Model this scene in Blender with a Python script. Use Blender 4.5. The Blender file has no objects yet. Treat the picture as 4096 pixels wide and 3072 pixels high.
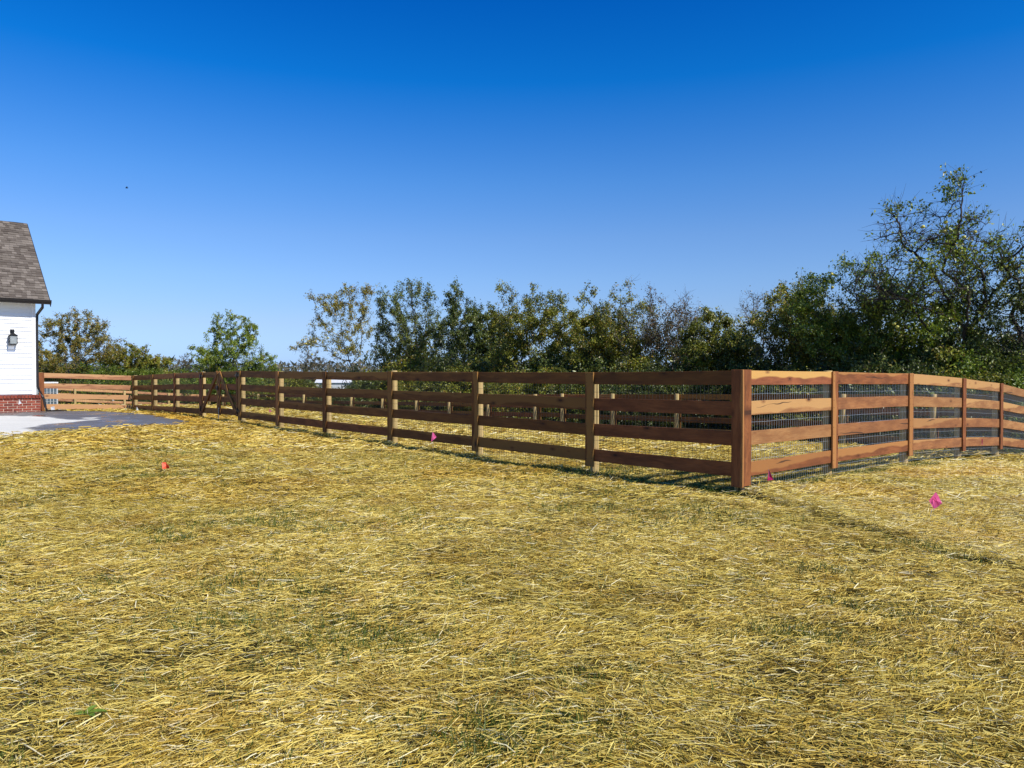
import bpy, bmesh, math, random
import numpy as np
from mathutils import Vector, Matrix, noise as mnoise
random.seed(7); RNG = np.random.default_rng(7)
R = math.radians
scn = bpy.context.scene
C = scn.collection

# ------------------------------------------------------------------ camera
CAMH = 1.31
TILT = 0.879
cam_d = bpy.data.cameras.new('camera'); cam = bpy.data.objects.new('camera', cam_d); C.objects.link(cam)
cam.location = (0, 0, CAMH); cam.rotation_euler = (R(90 - TILT), 0, 0)
cam_d.sensor_width = 36; cam_d.lens = 3000 / 4096 * 36; cam_d.clip_start = 0.1; cam_d.clip_end = 6000
scn.camera = cam
# ------------------------------------------------------------------ light
SUN_EL, SUN_AZ_VEC = 42.0, (0.782, -0.623)
w = bpy.data.worlds.new('World'); scn.world = w; w.use_nodes = True
nt = w.node_tree; nt.nodes.clear()
out = nt.nodes.new('ShaderNodeOutputWorld'); bg = nt.nodes.new('ShaderNodeBackground')
sky = nt.nodes.new('ShaderNodeTexSky'); sky.sky_type = 'NISHITA'; sky.sun_disc = False
sky.sun_elevation = R(SUN_EL); sky.sun_rotation = math.atan2(SUN_AZ_VEC[0], SUN_AZ_VEC[1])
sky.air_density = 1.0; sky.dust_density = 0.4; sky.ozone_density = 3.0; sky.altitude = 200
# the deep, saturated blue of the photograph's sky: the same tint all the way round the horizon, dimmed overhead to cut blue fill
wtc = nt.nodes.new('ShaderNodeTexCoord'); wsp = nt.nodes.new('ShaderNodeSeparateXYZ'); nt.links.new(wtc.outputs['Generated'], wsp.inputs[0])
wcr = nt.nodes.new('ShaderNodeValToRGB'); cr = wcr.color_ramp.elements
SKYT = [(0., (.72, 1.08, 2.15)), (.02, (.78, 1.10, 2.05)), (.063, (.92, 1.09, 1.60)), (.122, (.92, 1.18, 1.66)), (.175, (.84, 1.18, 1.70)), (.242, (.56, 1.14, 1.82)), (.358, (.04, .92, 1.92)), (.441, (.012, .73, 1.82)), (.62, (.06, .60, 1.28)), (1., (.08, .50, .98))]
while len(cr) < len(SKYT): cr.new(.5)
for e_, (p_, c_) in zip(cr, SKYT): e_.position = p_; e_.color = (*c_, 1)
nt.links.new(wsp.outputs[2], wcr.inputs[0])
wmx = nt.nodes.new('ShaderNodeMix'); wmx.data_type = 'RGBA'; wmx.blend_type = 'MULTIPLY'; wmx.clamp_factor = False; wmx.inputs[0].default_value = 1.
nt.links.new(sky.outputs[0], wmx.inputs[6]); nt.links.new(wcr.outputs[0], wmx.inputs[7])
nt.links.new(wmx.outputs[2], bg.inputs[0]); nt.links.new(bg.outputs[0], out.inputs[0])
bg.inputs[1].default_value = 0.078
sd = bpy.data.lights.new('sun', 'SUN'); sd.energy = 5.0; sd.angle = R(0.53); sd.color = (1.0, 0.955, 0.88)
sun = bpy.data.objects.new('sun', sd); C.objects.link(sun)
ce = math.cos(R(SUN_EL)); sdir = Vector((SUN_AZ_VEC[0] * ce, SUN_AZ_VEC[1] * ce, math.sin(R(SUN_EL)))).normalized()
sun.rotation_euler = sdir.to_track_quat('Z', 'Y').to_euler()
vs = scn.view_settings; vs.view_transform = 'Standard'; vs.look = 'None'; vs.exposure = 0.12; vs.gamma = 1.0; vs.use_curve_mapping = False
scn.render.engine = 'CYCLES'
scn.cycles.max_bounces = 6; scn.cycles.transparent_max_bounces = 8

# ------------------------------------------------------------------ plan geometry
U1 = np.array((-.6622, .7493)); U2 = np.array((.7493, .6622))      # along the front fence / along the right fence
C0 = np.array((2.44, 7.92))                                         # outer corner of the yard
YW = 10.9                                                           # width of the yard
ct, st_ = math.cos(R(TILT)), math.sin(R(TILT))
def ray(px, py):
    xn = (px - 2048) / 3000.; yn = (1536 - py) / 3000.
    return np.array((xn, ct + yn * st_, yn * ct - st_))
def at(px, py, Y):
    d = ray(px, py); k = Y / d[1]
    return Vector((d[0] * k, Y, CAMH + d[2] * k))
def hit(px, P0, D):
    """distance along plan line P0+t*D seen at column px"""
    xn = (px - 2048) / 3000.
    return (P0[0] - xn * P0[1]) / (xn * D[1] - D[0])
def plan(t, s): return C0 + t * U1 + s * U2

def smooth(a, b, x):
    k = np.clip((x - a) / (b - a), 0, 1); return k * k * (3 - 2 * k)
def hash2(ix, iy, seed):
    h = (ix * 374761393 + iy * 668265263 + seed * 974711) & 0xffffffff
    h = ((h ^ (h >> 13)) * 1274126177) & 0xffffffff
    return ((h ^ (h >> 16)) & 0xffff) / 65535.
def vnoise(x, y, sc, seed=0):
    x = np.asarray(x, float) * sc + 1000; y = np.asarray(y, float) * sc + 1000
    ix = np.floor(x).astype(np.int64); iy = np.floor(y).astype(np.int64); fx = x - ix; fy = y - iy
    fx = fx * fx * (3 - 2 * fx); fy = fy * fy * (3 - 2 * fy)
    a = hash2(ix, iy, seed); b = hash2(ix + 1, iy, seed); c = hash2(ix, iy + 1, seed); d = hash2(ix + 1, iy + 1, seed)
    return (a * (1 - fx) + b * fx) * (1 - fy) + (c * (1 - fx) + d * fx) * fy
def fbm(x, y, sc, seed=0):
    return (vnoise(x, y, sc, seed) * .55 + vnoise(x, y, sc * 2.1, seed + 1) * .28 + vnoise(x, y, sc * 4.3, seed + 2) * .17)
def ts(x, y):
    dx = x - C0[0]; dy = y - C0[1]
    return dx * U1[0] + dy * U1[1], dx * U2[0] + dy * U2[1]
# ridge of piled straw running from the corner post towards the viewer's right
RID = np.array([(2.50, 7.62), (2.86, 6.36), (3.12, 5.7), (3.30, 5.06), (3.7, 4.3), (4.4, 3.5)])
def ridge_d(x, y):
    x = np.asarray(x, float); y = np.asarray(y, float)
    best = np.full(x.shape, 1e9); side = np.zeros(x.shape)
    for a, b in zip(RID[:-1], RID[1:]):
        d = b - a; L = d @ d
        k = np.clip(((x - a[0]) * d[0] + (y - a[1]) * d[1]) / L, 0, 1)
        ex = x - (a[0] + k * d[0]); ey = y - (a[1] + k * d[1]); dd = np.hypot(ex, ey)
        sg = np.where(d[0] * ey - d[1] * ex > 0, 1, -1)
        side = np.where(dd < best, sg, side); best = np.minimum(best, dd)
    return best * side                      # positive on the right-hand (bright) side
def terrain(x, y):
    x = np.asarray(x, float); y = np.asarray(y, float)
    t, s = ts(x, y)
    h = np.clip((s - 1.5) / 9.4, 0, 1.6) ** 1.6
    z = -h * (.42 + .018 * np.clip(t, 0, 25))
    z = z - .028 * np.clip(t - 25, 0, 40)
    z = z + .1 * np.exp(-((t - 18) ** 2 + (s + 4) ** 2) / 128.)
    far = np.clip((np.hypot(x, y) - 70) / 300, 0, 1)
    z = z - 2.0 * far
    near = np.clip(1 - np.hypot(x, y) / 40, 0, 1)
    z = z + near * (.05 * (vnoise(x, y, .5, 5) - .5) + .025 * (vnoise(x, y, 1.7, 9) - .5))
    return z
def tz(x, y): return float(terrain(np.array([x]), np.array([y]))[0])

# ------------------------------------------------------------------ helpers
def link(name, mesh, mat=None, parent=None, loc=None, rz=0):
    o = bpy.data.objects.new(name, mesh); C.objects.link(o)
    if mat is not None and len(mesh.materials) == 0: mesh.materials.append(mat)
    if parent is not None: o.parent = parent
    if loc is not None: o.location = loc
    o.rotation_euler[2] = rz
    return o
def thing(name, label, cat, loc=(0, 0, 0), rz=0, group=None):
    o = bpy.data.objects.new(name, None); C.objects.link(o); o.empty_display_size = .2
    o.location = loc; o.rotation_euler[2] = rz
    o['label'] = label; o['category'] = cat
    if group: o['group'] = group
    return o
def tag(o, label, cat, group=None):
    o['label'] = label; o['category'] = cat
    if group: o['group'] = group
    return o
class MB:
    def __init__(s): s.v = []; s.f = []
    def quadbox(s, c8):
        n = len(s.v); s.v += [tuple(p) for p in c8]
        s.f += [tuple(n + i for i in q) for q in ((0, 3, 2, 1), (4, 5, 6, 7), (0, 1, 5, 4), (1, 2, 6, 5), (2, 3, 7, 6), (3, 0, 4, 7))]
    def box(s, x0, x1, y0, y1, z0, z1):
        s.quadbox([(x0, y0, z0), (x1, y0, z0), (x1, y1, z0), (x0, y1, z0), (x0, y0, z1), (x1, y0, z1), (x1, y1, z1), (x0, y1, z1)]); return s
    def tube(s, pts, r, n=6, cap=True, flat=None):
        pts = [Vector(p) for p in pts]; rs = r if isinstance(r, (list, tuple)) else [r] * len(pts); rings = []
        for i, p in enumerate(pts):
            d = (pts[min(i + 1, len(pts) - 1)] - pts[max(i - 1, 0)]).normalized()
            u = d.cross(Vector((0, 0, 1)) if abs(d.z) < .9 else Vector((0, 1, 0))).normalized(); v = d.cross(u)
            b = len(s.v); rings.append(b)
            for k in range(n):
                a = 2 * math.pi * (k + .5) / n
                fu, fv = (1, 1) if flat is None else flat
                s.v.append(tuple(p + u * math.cos(a) * rs[i] * fu + v * math.sin(a) * rs[i] * fv))
        for a, b in zip(rings[:-1], rings[1:]):
            for k in range(n): s.f.append((a + k, a + (k + 1) % n, b + (k + 1) % n, b + k))
        if cap: s.f.append(tuple(rings[0] + k for k in range(n))[::-1]); s.f.append(tuple(rings[-1] + k for k in range(n)))
        return s
    def prism(s, poly, y0, y1):       # polygon in xz, extruded along y
        n = len(s.v); m = len(poly)
        s.v += [(p[0], y0, p[1]) for p in poly] + [(p[0], y1, p[1]) for p in poly]
        s.f.append(tuple(range(n, n + m))); s.f.append(tuple(range(n + 2 * m - 1, n + m - 1, -1)))
        for k in range(m): s.f.append((n + k, n + m + k, n + m + (k + 1) % m, n + (k + 1) % m))
        return s
    def mesh(s, name, bevel=0, fix=True):
        me = bpy.data.meshes.new(name); me.from_pydata(s.v, [], s.f)
        if fix or bevel:
            bm = bmesh.new(); bm.from_mesh(me)
            bmesh.ops.recalc_face_normals(bm, faces=bm.faces)
            if bevel: bmesh.ops.bevel(bm, geom=list(bm.edges), offset=bevel, segments=1, affect='EDGES', profile=.5)
            bm.to_mesh(me); bm.free()
        me.update(); return me
    def build(s, name, mat, parent=None, loc=None, rz=0, bevel=0):
        return link(name, s.mesh(name, bevel), mat, parent, loc, rz)
def np_mesh(name, verts, faces, attrs=None, k=4):
    me = bpy.data.meshes.new(name); nv = len(verts); nf = len(faces)
    me.vertices.add(nv); me.vertices.foreach_set('co', np.ascontiguousarray(verts, np.float32).ravel())
    me.loops.add(nf * k); me.loops.foreach_set('vertex_index', np.ascontiguousarray(faces, np.int32).ravel())
    me.polygons.add(nf); me.polygons.foreach_set('loop_start', np.arange(0, nf * k, k, dtype=np.int32))
    try: me.polygons.foreach_set('loop_total', np.full(nf, k, np.int32))
    except Exception: pass
    for an, av in (attrs or {}).items():
        a = me.attributes.new(an, 'FLOAT', 'POINT'); a.data.foreach_set('value', np.ascontiguousarray(av, np.float32))
    me.update(calc_edges=True)
    return me

# ------------------------------------------------------------------ materials
class NT:
    def __init__(s, name):
        s.m = bpy.data.materials.new(name); s.m.use_nodes = True; s.t = s.m.node_tree
        s.b = s.t.nodes['Principled BSDF']; s.o = s.t.nodes['Material Output']
    def n(s, kind, **kw):
        x = s.t.nodes.new(kind)
        for k, v in kw.items():
            if k in x.inputs.keys() if not k.startswith('_') else False: pass
            setattr(x, k, v)
        return x
    def l(s, a, b): s.t.links.new(a, b)
    def noise(s, vec, scale, detail=4, rough=.6, dist=0):
        x = s.t.nodes.new('ShaderNodeTexNoise'); x.inputs['Scale'].default_value = scale; x.inputs['Detail'].default_value = detail
        x.inputs['Roughness'].default_value = rough; x.inputs['Distortion'].default_value = dist
        if vec is not None: s.l(vec, x.inputs['Vector'])
        return x.outputs['Fac']
    def ramp(s, fac, stops, interp='LINEAR'):
        x = s.t.nodes.new('ShaderNodeValToRGB'); x.color_ramp.interpolation = interp; e = x.color_ramp.elements
        while len(e) < len(stops): e.new(.5)
        for i, (p, c) in enumerate(stops):
            e[i].position = p; e[i].color = (c, c, c, 1) if isinstance(c, (int, float)) else (*c, 1)
        s.l(fac, x.inputs[0]); return x.outputs[0]
    def mix(s, fac, a, b, mode='MIX'):
        x = s.t.nodes.new('ShaderNodeMix'); x.data_type = 'RGBA'; x.blend_type = mode; x.clamp_factor = True
        for sock, v in ((x.inputs[0], fac), (x.inputs[6], a), (x.inputs[7], b)):
            if isinstance(v, bpy.types.NodeSocket): s.l(v, sock)
            elif isinstance(v, (int, float)): sock.default_value = v if sock == x.inputs[0] else (v, v, v, 1)
            else: sock.default_value = (*v, 1)
        return x.outputs[2]
    def math(s, op, a, b=0., c=None):
        x = s.t.nodes.new('ShaderNodeMath'); x.operation = op
        for i, v in enumerate((a, b) if c is None else (a, b, c)):
            if isinstance(v, bpy.types.NodeSocket): s.l(v, x.inputs[i])
            else: x.inputs[i].default_value = v
        return x.outputs[0]
    def mapping(s, vec, scale, loc=(0, 0, 0)):
        x = s.t.nodes.new('ShaderNodeMapping'); x.inputs['Scale'].default_value = scale; x.inputs['Location'].default_value = loc
        s.l(vec, x.inputs[0]); return x.outputs[0]
    def obj(s): return s.t.nodes.new('ShaderNodeTexCoord').outputs['Object']
    def pos(s): return s.t.nodes.new('ShaderNodeNewGeometry').outputs['Position']
    def rnd(s): return s.t.nodes.new('ShaderNodeObjectInfo').outputs['Random']
    def attr(s, n):
        x = s.t.nodes.new('ShaderNodeAttribute'); x.attribute_name = n; return x.outputs['Fac']
    def vadd(s, a, b):
        x = s.t.nodes.new('ShaderNodeVectorMath'); x.operation = 'ADD'; s.l(a, x.inputs[0]); s.l(b, x.inputs[1]); return x.outputs[0]
    def bump(s, h, strength=.3, dist=.01):
        x = s.t.nodes.new('ShaderNodeBump'); x.inputs['Strength'].default_value = strength; x.inputs['Distance'].default_value = dist
        s.l(h, x.inputs['Height']); s.l(x.outputs[0], s.b.inputs['Normal'])
    def col(s, c):
        if isinstance(c, bpy.types.NodeSocket): s.l(c, s.b.inputs['Base Color'])
        else: s.b.inputs['Base Color'].default_value = (*c, 1)
    def set(s, rough=.7, metal=0., spec=.5):
        for n_, v in (('Roughness', rough), ('Metallic', metal), ('Specular IOR Level', spec)):
            if isinstance(v, bpy.types.NodeSocket): s.l(v, s.b.inputs[n_])
            else: s.b.inputs[n_].default_value = v
        return s
def plain(name, col, rough=.6, metal=0., var=.12, sc=20.):
    k = NT(name); f = k.noise(k.obj(), sc, 3)
    k.col(k.mix(k.ramp(f, [(.3, 0.), (.7, 1.)]), tuple(c * (1 - var) for c in col), tuple(min(1, c * (1 + var)) for c in col)))
    k.set(rough, metal); return k.m

def cedar(name, light, mid, dark, sap, sapmode, sapvar=.28):
    """new cedar plank: grain along local x, knots, a band of sapwood along one edge"""
    k = NT(name); o = k.obj(); r = k.rnd()
    comb = k.t.nodes.new('ShaderNodeCombineXYZ'); k.l(k.math('MULTIPLY', r, 37.), comb.inputs[0]); k.l(k.math('MULTIPLY', r, 11.), comb.inputs[2])
    v = k.vadd(o, comb.outputs[0])
    warp = k.t.nodes.new('ShaderNodeVectorMath'); warp.operation = 'ADD'
    nz = k.t.nodes.new('ShaderNodeTexNoise'); nz.inputs['Scale'].default_value = 2.2; nz.inputs['Detail'].default_value = 2
    k.l(k.mapping(v, (1, 1, 2)), nz.inputs['Vector'])
    sc_ = k.t.nodes.new('ShaderNodeVectorMath'); sc_.operation = 'SCALE'; sc_.inputs['Scale'].default_value = .11
    k.l(nz.outputs['Color'], sc_.inputs[0]); k.l(v, warp.inputs[0]); k.l(sc_.outputs[0], warp.inputs[1])
    g1 = k.noise(k.mapping(warp.outputs[0], (1.6, 9, 34)), 1.6, 5, .65)
    g2 = k.noise(k.mapping(warp.outputs[0], (5, 30, 140)), 1.2, 3, .7)
    blot = k.noise(k.mapping(v, (1.1, 4, 4)), 2.4, 3)
    c = k.mix(k.ramp(g1, [(.36, 0.), (.66, 1.)]), mid, light)
    c = k.mix(k.ramp(blot, [(.4, 0.), (.62, 1.)]), c, k.mix(.55, c, dark))
    c = k.mix(k.ramp(g2, [(.5, 0.), (.68, .55)]), c, dark)
    # sapwood band with a wavering edge
    sep = k.t.nodes.new('ShaderNodeSeparateXYZ'); k.l(o, sep.inputs[0])
    wav = k.noise(k.mapping(v, (1.1, .1, .1)), 1.3, 2)
    thr = k.math('ADD', sep.outputs[2], k.math('MULTIPLY', k.math('SUBTRACT', wav, .5), .16))
    lim = k.math('ADD', k.math('MULTIPLY', k.math('SUBTRACT', r, .5), sapvar), sapmode)
    sf = k.ramp(k.math('ADD', k.math('MULTIPLY', k.math('SUBTRACT', thr, lim), 60.), .5), [(0., 0.), (1., .85)])
    c = k.mix(sf, c, sap)
    # knots
    vo = k.t.nodes.new('ShaderNodeTexVoronoi'); vo.inputs['Scale'].default_value = 1.; vo.inputs['Randomness'].default_value = 1.
    vo.voronoi_dimensions = '2D'; sp2 = k.t.nodes.new('ShaderNodeSeparateXYZ'); k.l(v, sp2.inputs[0]); cb2 = k.t.nodes.new('ShaderNodeCombineXYZ')
    k.l(k.math('MULTIPLY', sp2.outputs[0], 1.5), cb2.inputs[0]); k.l(k.math('MULTIPLY', sp2.outputs[2], 3.6), cb2.inputs[1]); k.l(cb2.outputs[0], vo.inputs['Vector'])
    kn = vo.outputs['Distance']
    vc = k.t.nodes.new('ShaderNodeSeparateColor'); k.l(vo.outputs['Color'], vc.inputs[0]); kn = k.math('ADD', kn, k.math('MULTIPLY', vc.outputs[0], .085))
    c = k.mix(k.ramp(kn, [(.06, .75), (.15, 0.)]), c, dark)
    c = k.mix(k.ramp(kn, [(.045, 1.), (.06, 0.)]), c, (.03, .014, .008))
    # planks differ in tone
    c = k.mix(k.ramp(k.math('FRACT', k.math('MULTIPLY', r, 7.3)), [(0., .42), (1., 0.)]), c, tuple(x * .62 for x in mid))
    # long drying checks
    ck = k.noise(k.mapping(warp.outputs[0], (.55, 3, 22)), 1., 1)
    c = k.mix(k.ramp(ck, [(.735, 0.), (.745, .8)]), c, (.03, .015, .01))
    k.col(c); k.set(.72, 0, .3); k.bump(g2, .35, .004); return k.m
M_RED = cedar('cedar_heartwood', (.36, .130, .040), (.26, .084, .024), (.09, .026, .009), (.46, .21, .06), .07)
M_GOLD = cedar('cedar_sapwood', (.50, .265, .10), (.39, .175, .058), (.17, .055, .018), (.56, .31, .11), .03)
M_BRN = cedar('cedar_shade_brown', (.28, .120, .026), (.19, .072, .015), (.075, .024, .007), (.33, .165, .040), .05)  # same cedar, its brown deepened to carry the shade of the unlit runs
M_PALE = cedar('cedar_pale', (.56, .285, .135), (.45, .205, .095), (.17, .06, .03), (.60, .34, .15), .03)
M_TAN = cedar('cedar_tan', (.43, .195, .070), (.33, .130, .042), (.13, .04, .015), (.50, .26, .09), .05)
def vertical(mat, name):
    m = mat.copy(); m.name = name
    # swap axes: trim boards and stiles carry their grain upright
    t = m.node_tree
    tc = [n for n in t.nodes if n.bl_idname == 'ShaderNodeTexCoord'][0]
    mp = t.nodes.new('ShaderNodeMapping'); mp.inputs['Rotation'].default_value = (0, R(90), 0); 
    ls = [l for l in t.links if l.from_node == tc]
    tos = [l.to_socket for l in ls]
    for l in ls: t.links.remove(l)
    t.links.new(tc.outputs['Object'], mp.inputs[0])
    for s_ in tos: t.links.new(mp.outputs[0], s_)
    return m
M_REDV = vertical(M_RED, 'cedar_heartwood_upright'); M_SHADEV = vertical(M_BRN, 'cedar_shade_brown_upright')
M_PALEV = vertical(M_PALE, 'cedar_pale_upright')
def mk_post():
    k = NT('round_post_pine'); o = k.obj(); r = k.rnd()
    comb = k.t.nodes.new('ShaderNodeCombineXYZ'); k.l(k.math('MULTIPLY', r, 31.), comb.inputs[2]); v = k.vadd(o, comb.outputs[0])
    g = k.noise(k.mapping(v, (30, 30, 1.6)), 1.5, 4, .65); b = k.noise(v, 3.5, 3)
    c = k.mix(k.ramp(g, [(.3, 0.), (.7, 1.)]), (.40, .27, .10), (.60, .44, .20))
    c = k.mix(k.ramp(b, [(.45, 0.), (.7, .5)]), c, (.36, .30, .12))
    ck = k.noise(k.mapping(v, (42, 42, .9)), 1., 1)
    c = k.mix(k.ramp(ck, [(.66, 0.), (.7, .85)]), c, (.05, .03, .015))
    k.col(c); k.set(.8, 0, .2); k.bump(g, .5, .006); return k.m
M_POST = mk_post()
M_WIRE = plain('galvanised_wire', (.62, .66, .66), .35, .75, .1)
M_WIRE_SHADE = plain('shaded_wire', (.06, .06, .055), .6, .2, .1)  # galvanised wire again, colour darkened to stand for shade on unlit runs
M_BLACK = plain('black_iron', (.012, .012, .013), .4, .3)
M_STEEL = plain('steel_rod', (.5, .5, .5), .4, .8)

def mk_ground():
    k = NT('straw_over_seedbed'); p = k.pos()
    g = k.noise(p, .55, 4, .6); g2 = k.noise(p, 2.6, 4, .65)
    fib = k.noise(k.mapping(p, (14, 60, 30)), 1.2, 5, .75, .6); fib2 = k.noise(k.mapping(p, (70, 26, 30)), 1.1, 4, .75, .8)
    straw = k.mix(k.ramp(k.math('MAXIMUM', fib, fib2), [(.44, 0.), (.62, 1.)]), (.17, .12, .032), (.56, .41, .13))
    green = k.mix(k.ramp(fib2, [(.4, 0.), (.65, 1.)]), (.02, .03, .010), (.075, .11, .03))
    c = k.mix(k.ramp(g2, [(.46, 0.), (.72, .5)]), straw, green)
    far = k.attr('thin')
    c = k.mix(k.math('MULTIPLY', far, 1.), c, k.mix(k.ramp(g2, [(.35, 0.), (.65, 1.)]), (.035, .028, .010), (.11, .090, .028)))
    c = k.mix(k.attr('dirt'), c, k.mix(k.ramp(fib, [(.4, 0.), (.65, 1.)]), (.055, .022, .010), (.19, .078, .035)))
    c = k.mix(k.attr('field'), c, k.mix(k.ramp(g, [(.4, 0.), (.6, 1.)]), (.05, .075, .018), (.13, .14, .04)))
    k.col(c); k.set(.95, 0, .1); k.bump(fib, .8, .03); return k.m
M_GROUND = mk_ground()
def mk_straw():
    k = NT('straw'); a = k.attr('tint'); p = k.pos(); g = k.noise(p, .35, 3, .6); g3 = k.noise(p, 1.3, 3, .6)
    c = k.ramp(a, [(0., (.26, .16, .022)), (.18, (.50, .345, .055)), (.45, (.70, .53, .115)), (.8, (.86, .70, .22)), (.95, (.88, .76, .34)), (1., (.88, .80, .52))])
    c = k.mix(k.ramp(g, [(.42, 0.), (.64, .55)]), c, k.mix(.6, c, (.46, .44, .12), 'MULTIPLY'))
    c = k.mix(k.ramp(g3, [(.5, 0.), (.72, .55)]), c, k.mix(1., c, (.72, .55, .40), 'MULTIPLY'))
    c = k.mix(k.attr('warm'), c, k.mix(1., c, (1.0, .80, .45), 'MULTIPLY'))
    k.col(c); k.set(.8, 0, .12)
    tr = k.t.nodes.new('ShaderNodeBsdfTranslucent'); k.l(c, tr.inputs[0]); ms = k.t.nodes.new('ShaderNodeMixShader'); ms.inputs[0].default_value = .12
    k.l(k.b.outputs[0], ms.inputs[1]); k.l(tr.outputs[0], ms.inputs[2]); k.l(ms.outputs[0], k.o.inputs[0]); return k.m
M_STRAW = mk_straw()
def mk_grass():
    k = NT('grass_blade'); a = k.attr('tint')
    c = k.ramp(a, [(0., (.03, .05, .008)), (.5, (.075, .12, .016)), (1., (.17, .22, .035))])
    k.col(c); k.set(.5, 0, .35)
    tr = k.t.nodes.new('ShaderNodeBsdfTranslucent'); k.l(c, tr.inputs[0]); ms = k.t.nodes.new('ShaderNodeMixShader'); ms.inputs[0].default_value = .3
    k.l(k.b.outputs[0], ms.inputs[1]); k.l(tr.outputs[0], ms.inputs[2]); k.l(ms.outputs[0], k.o.inputs[0]); return k.m
M_GRASS = mk_grass()
def mk_leaf(name, dark, mid, light, dry, gloss=.42):
    k = NT(name); a = k.attr('tint')
    c = k.ramp(a, [(0., dark), (.45, mid), (.8, light), (.93, dry), (1., tuple(x * .6 for x in dry))])
    k.col(c); k.set(gloss, 0, .5)
    tr = k.t.nodes.new('ShaderNodeBsdfTranslucent'); k.l(k.mix(1., c, (1.25, 1.3, .55), 'MULTIPLY'), tr.inputs[0])
    ms = k.t.nodes.new('ShaderNodeMixShader'); ms.inputs[0].default_value = .22
    k.l(k.b.outputs[0], ms.inputs[1]); k.l(tr.outputs[0], ms.inputs[2]); k.l(ms.outputs[0], k.o.inputs[0]); return k.m
L_OLIVE = mk_leaf('leaf_olive', (.040, .052, .008), (.17, .185, .020), (.34, .34, .036), (.32, .20, .03))
L_DARK = mk_leaf('leaf_dark_green', (.024, .038, .008), (.095, .125, .026), (.20, .24, .050), (.24, .19, .04), .38)
L_BRIGHT = mk_leaf('leaf_bright_green', (.036, .062, .008), (.14, .20, .020), (.29, .36, .035), (.34, .30, .04))
L_YELLOW = mk_leaf('leaf_yellowing', (.06, .062, .012), (.22, .20, .028), (.44, .38, .06), (.40, .24, .04))
L_BROWN = mk_leaf('leaf_autumn_brown', (.05, .045, .018), (.11, .095, .035), (.17, .14, .05), (.16, .09, .04))
def mk_bark(name, a, b):
    k = NT(name); v = k.obj(); f = k.noise(k.mapping(v, (9, 9, 2.5)), 3, 4)
    k.col(k.mix(k.ramp(f, [(.35, 0.), (.65, 1.)]), a, b)); k.set(.9, 0, .2); k.bump(f, .6, .02); return k.m
BARK = mk_bark('bark_dark', (.035, .028, .022), (.085, .07, .055)); BARK_G = mk_bark('bark_grey', (.09, .075, .062), (.19, .165, .145))

# ------------------------------------------------------------------ ground sheet
def axis(fine_lo, fine_hi, step, lim, grow=1.22):
    a = list(np.arange(fine_lo, fine_hi + 1e-6, step)); d = step
    while a[-1] < lim: d *= grow; a.append(a[-1] + d)
    d = step
    while a[0] > -lim: d *= grow; a.insert(0, a[0] - d)
    return np.array(a)
gx = axis(-22, 18, .16, 2500); gy = axis(-2, 30, .16, 2500)
GX, GY = np.meshgrid(gx, gy, indexing='xy'); gxr, gyr = GX.ravel(), GY.ravel()
gz = terrain(gxr, gyr); nx, ny = len(gx), len(gy)
idx = np.arange(nx * ny).reshape(ny, nx)
faces = np.stack([idx[:-1, :-1], idx[:-1, 1:], idx[1:, 1:], idx[1:, :-1]], -1).reshape(-1, 4)
T_, S_ = ts(gxr, gyr)
dirt = np.exp(-((S_ + .12) / .13) ** 2) * (T_ > .5) * (T_ < 12.5) * (.35 + .9 * (vnoise(gxr, gyr, 1.2, 3) > .42))
dirt = np.maximum(dirt, .6 * np.exp(-((T_ + .05) / .15) ** 2) * (S_ > .2) * (S_ < 11))
thin = smooth(.50, .66, fbm(gxr, gyr, .8, 21)) * .4 + .8 * (1 - smooth(6., 13., np.hypot(gxr, gyr)))
field = np.clip((S_ - YW - .4) / .8, 0, 1); field = np.maximum(field, np.clip((T_ - 46.9) / .8, 0, 1)); field = np.maximum(field, np.clip((np.hypot(gxr, gyr) - 60) / 10, 0, 1))
gme = np_mesh('ground', np.stack([gxr, gyr, gz], -1), faces, {'dirt': np.clip(dirt, 0, 1), 'thin': np.clip(thin, 0, 1), 'field': field})
for p in gme.polygons: p.use_smooth = True
ground = link('ground', gme, M_GROUND); ground['kind'] = 'structure'

# ------------------------------------------------------------------ patio
def gpt(px, py, zoff=.1):
    d = ray(px, py); z = zoff
    k = (z - CAMH) / d[2]; return (d[0] * k, d[1] * k)
PATIO = [gpt(*p) for p in ((795, 1693), (770, 1697), (650, 1704), (500, 1713), (360, 1724), (240, 1730), (120, 1738), (0, 1750))]
PATIO += [(-13.5, 12.6), (-18.5, 15.0), (-19.2, 19.6)]
PATIO += [gpt(*p) for p in ((0, 1645), (150, 1647), (330, 1646), (430, 1648), (540, 1656), (600, 1663), (690, 1677), (750, 1686))]
def inpoly(x, y, poly):
    x = np.asarray(x, float); y = np.asarray(y, float); r = np.zeros(x.shape, bool); n = len(poly)
    for i in range(n):
        x1, y1 = poly[i]; x2, y2 = poly[(i + 1) % n]
        if y1 == y2: continue
        c = ((y1 > y) != (y2 > y)) & (x < (x2 - x1) * (y - y1) / (y2 - y1) + x1); r ^= c
    return r
DRY = [gpt(*p) for p in ((0, 1669), (120, 1670), (195, 1673), (235, 1680), (275, 1685), (340, 1683), (395, 1680), (393, 1684), (330, 1690), (300, 1694), (220, 1701), (150, 1708), (140, 1714), (118, 1720), (132, 1725), (140, 1732), (300, 1732), (300, 1760), (0, 1765))] + [(-30, 12), (-30, 24)]
DRY2 = [gpt(*p) for p in ((335, 1676), (370, 1674), (402, 1674), (380, 1679), (350, 1679))]
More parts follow.
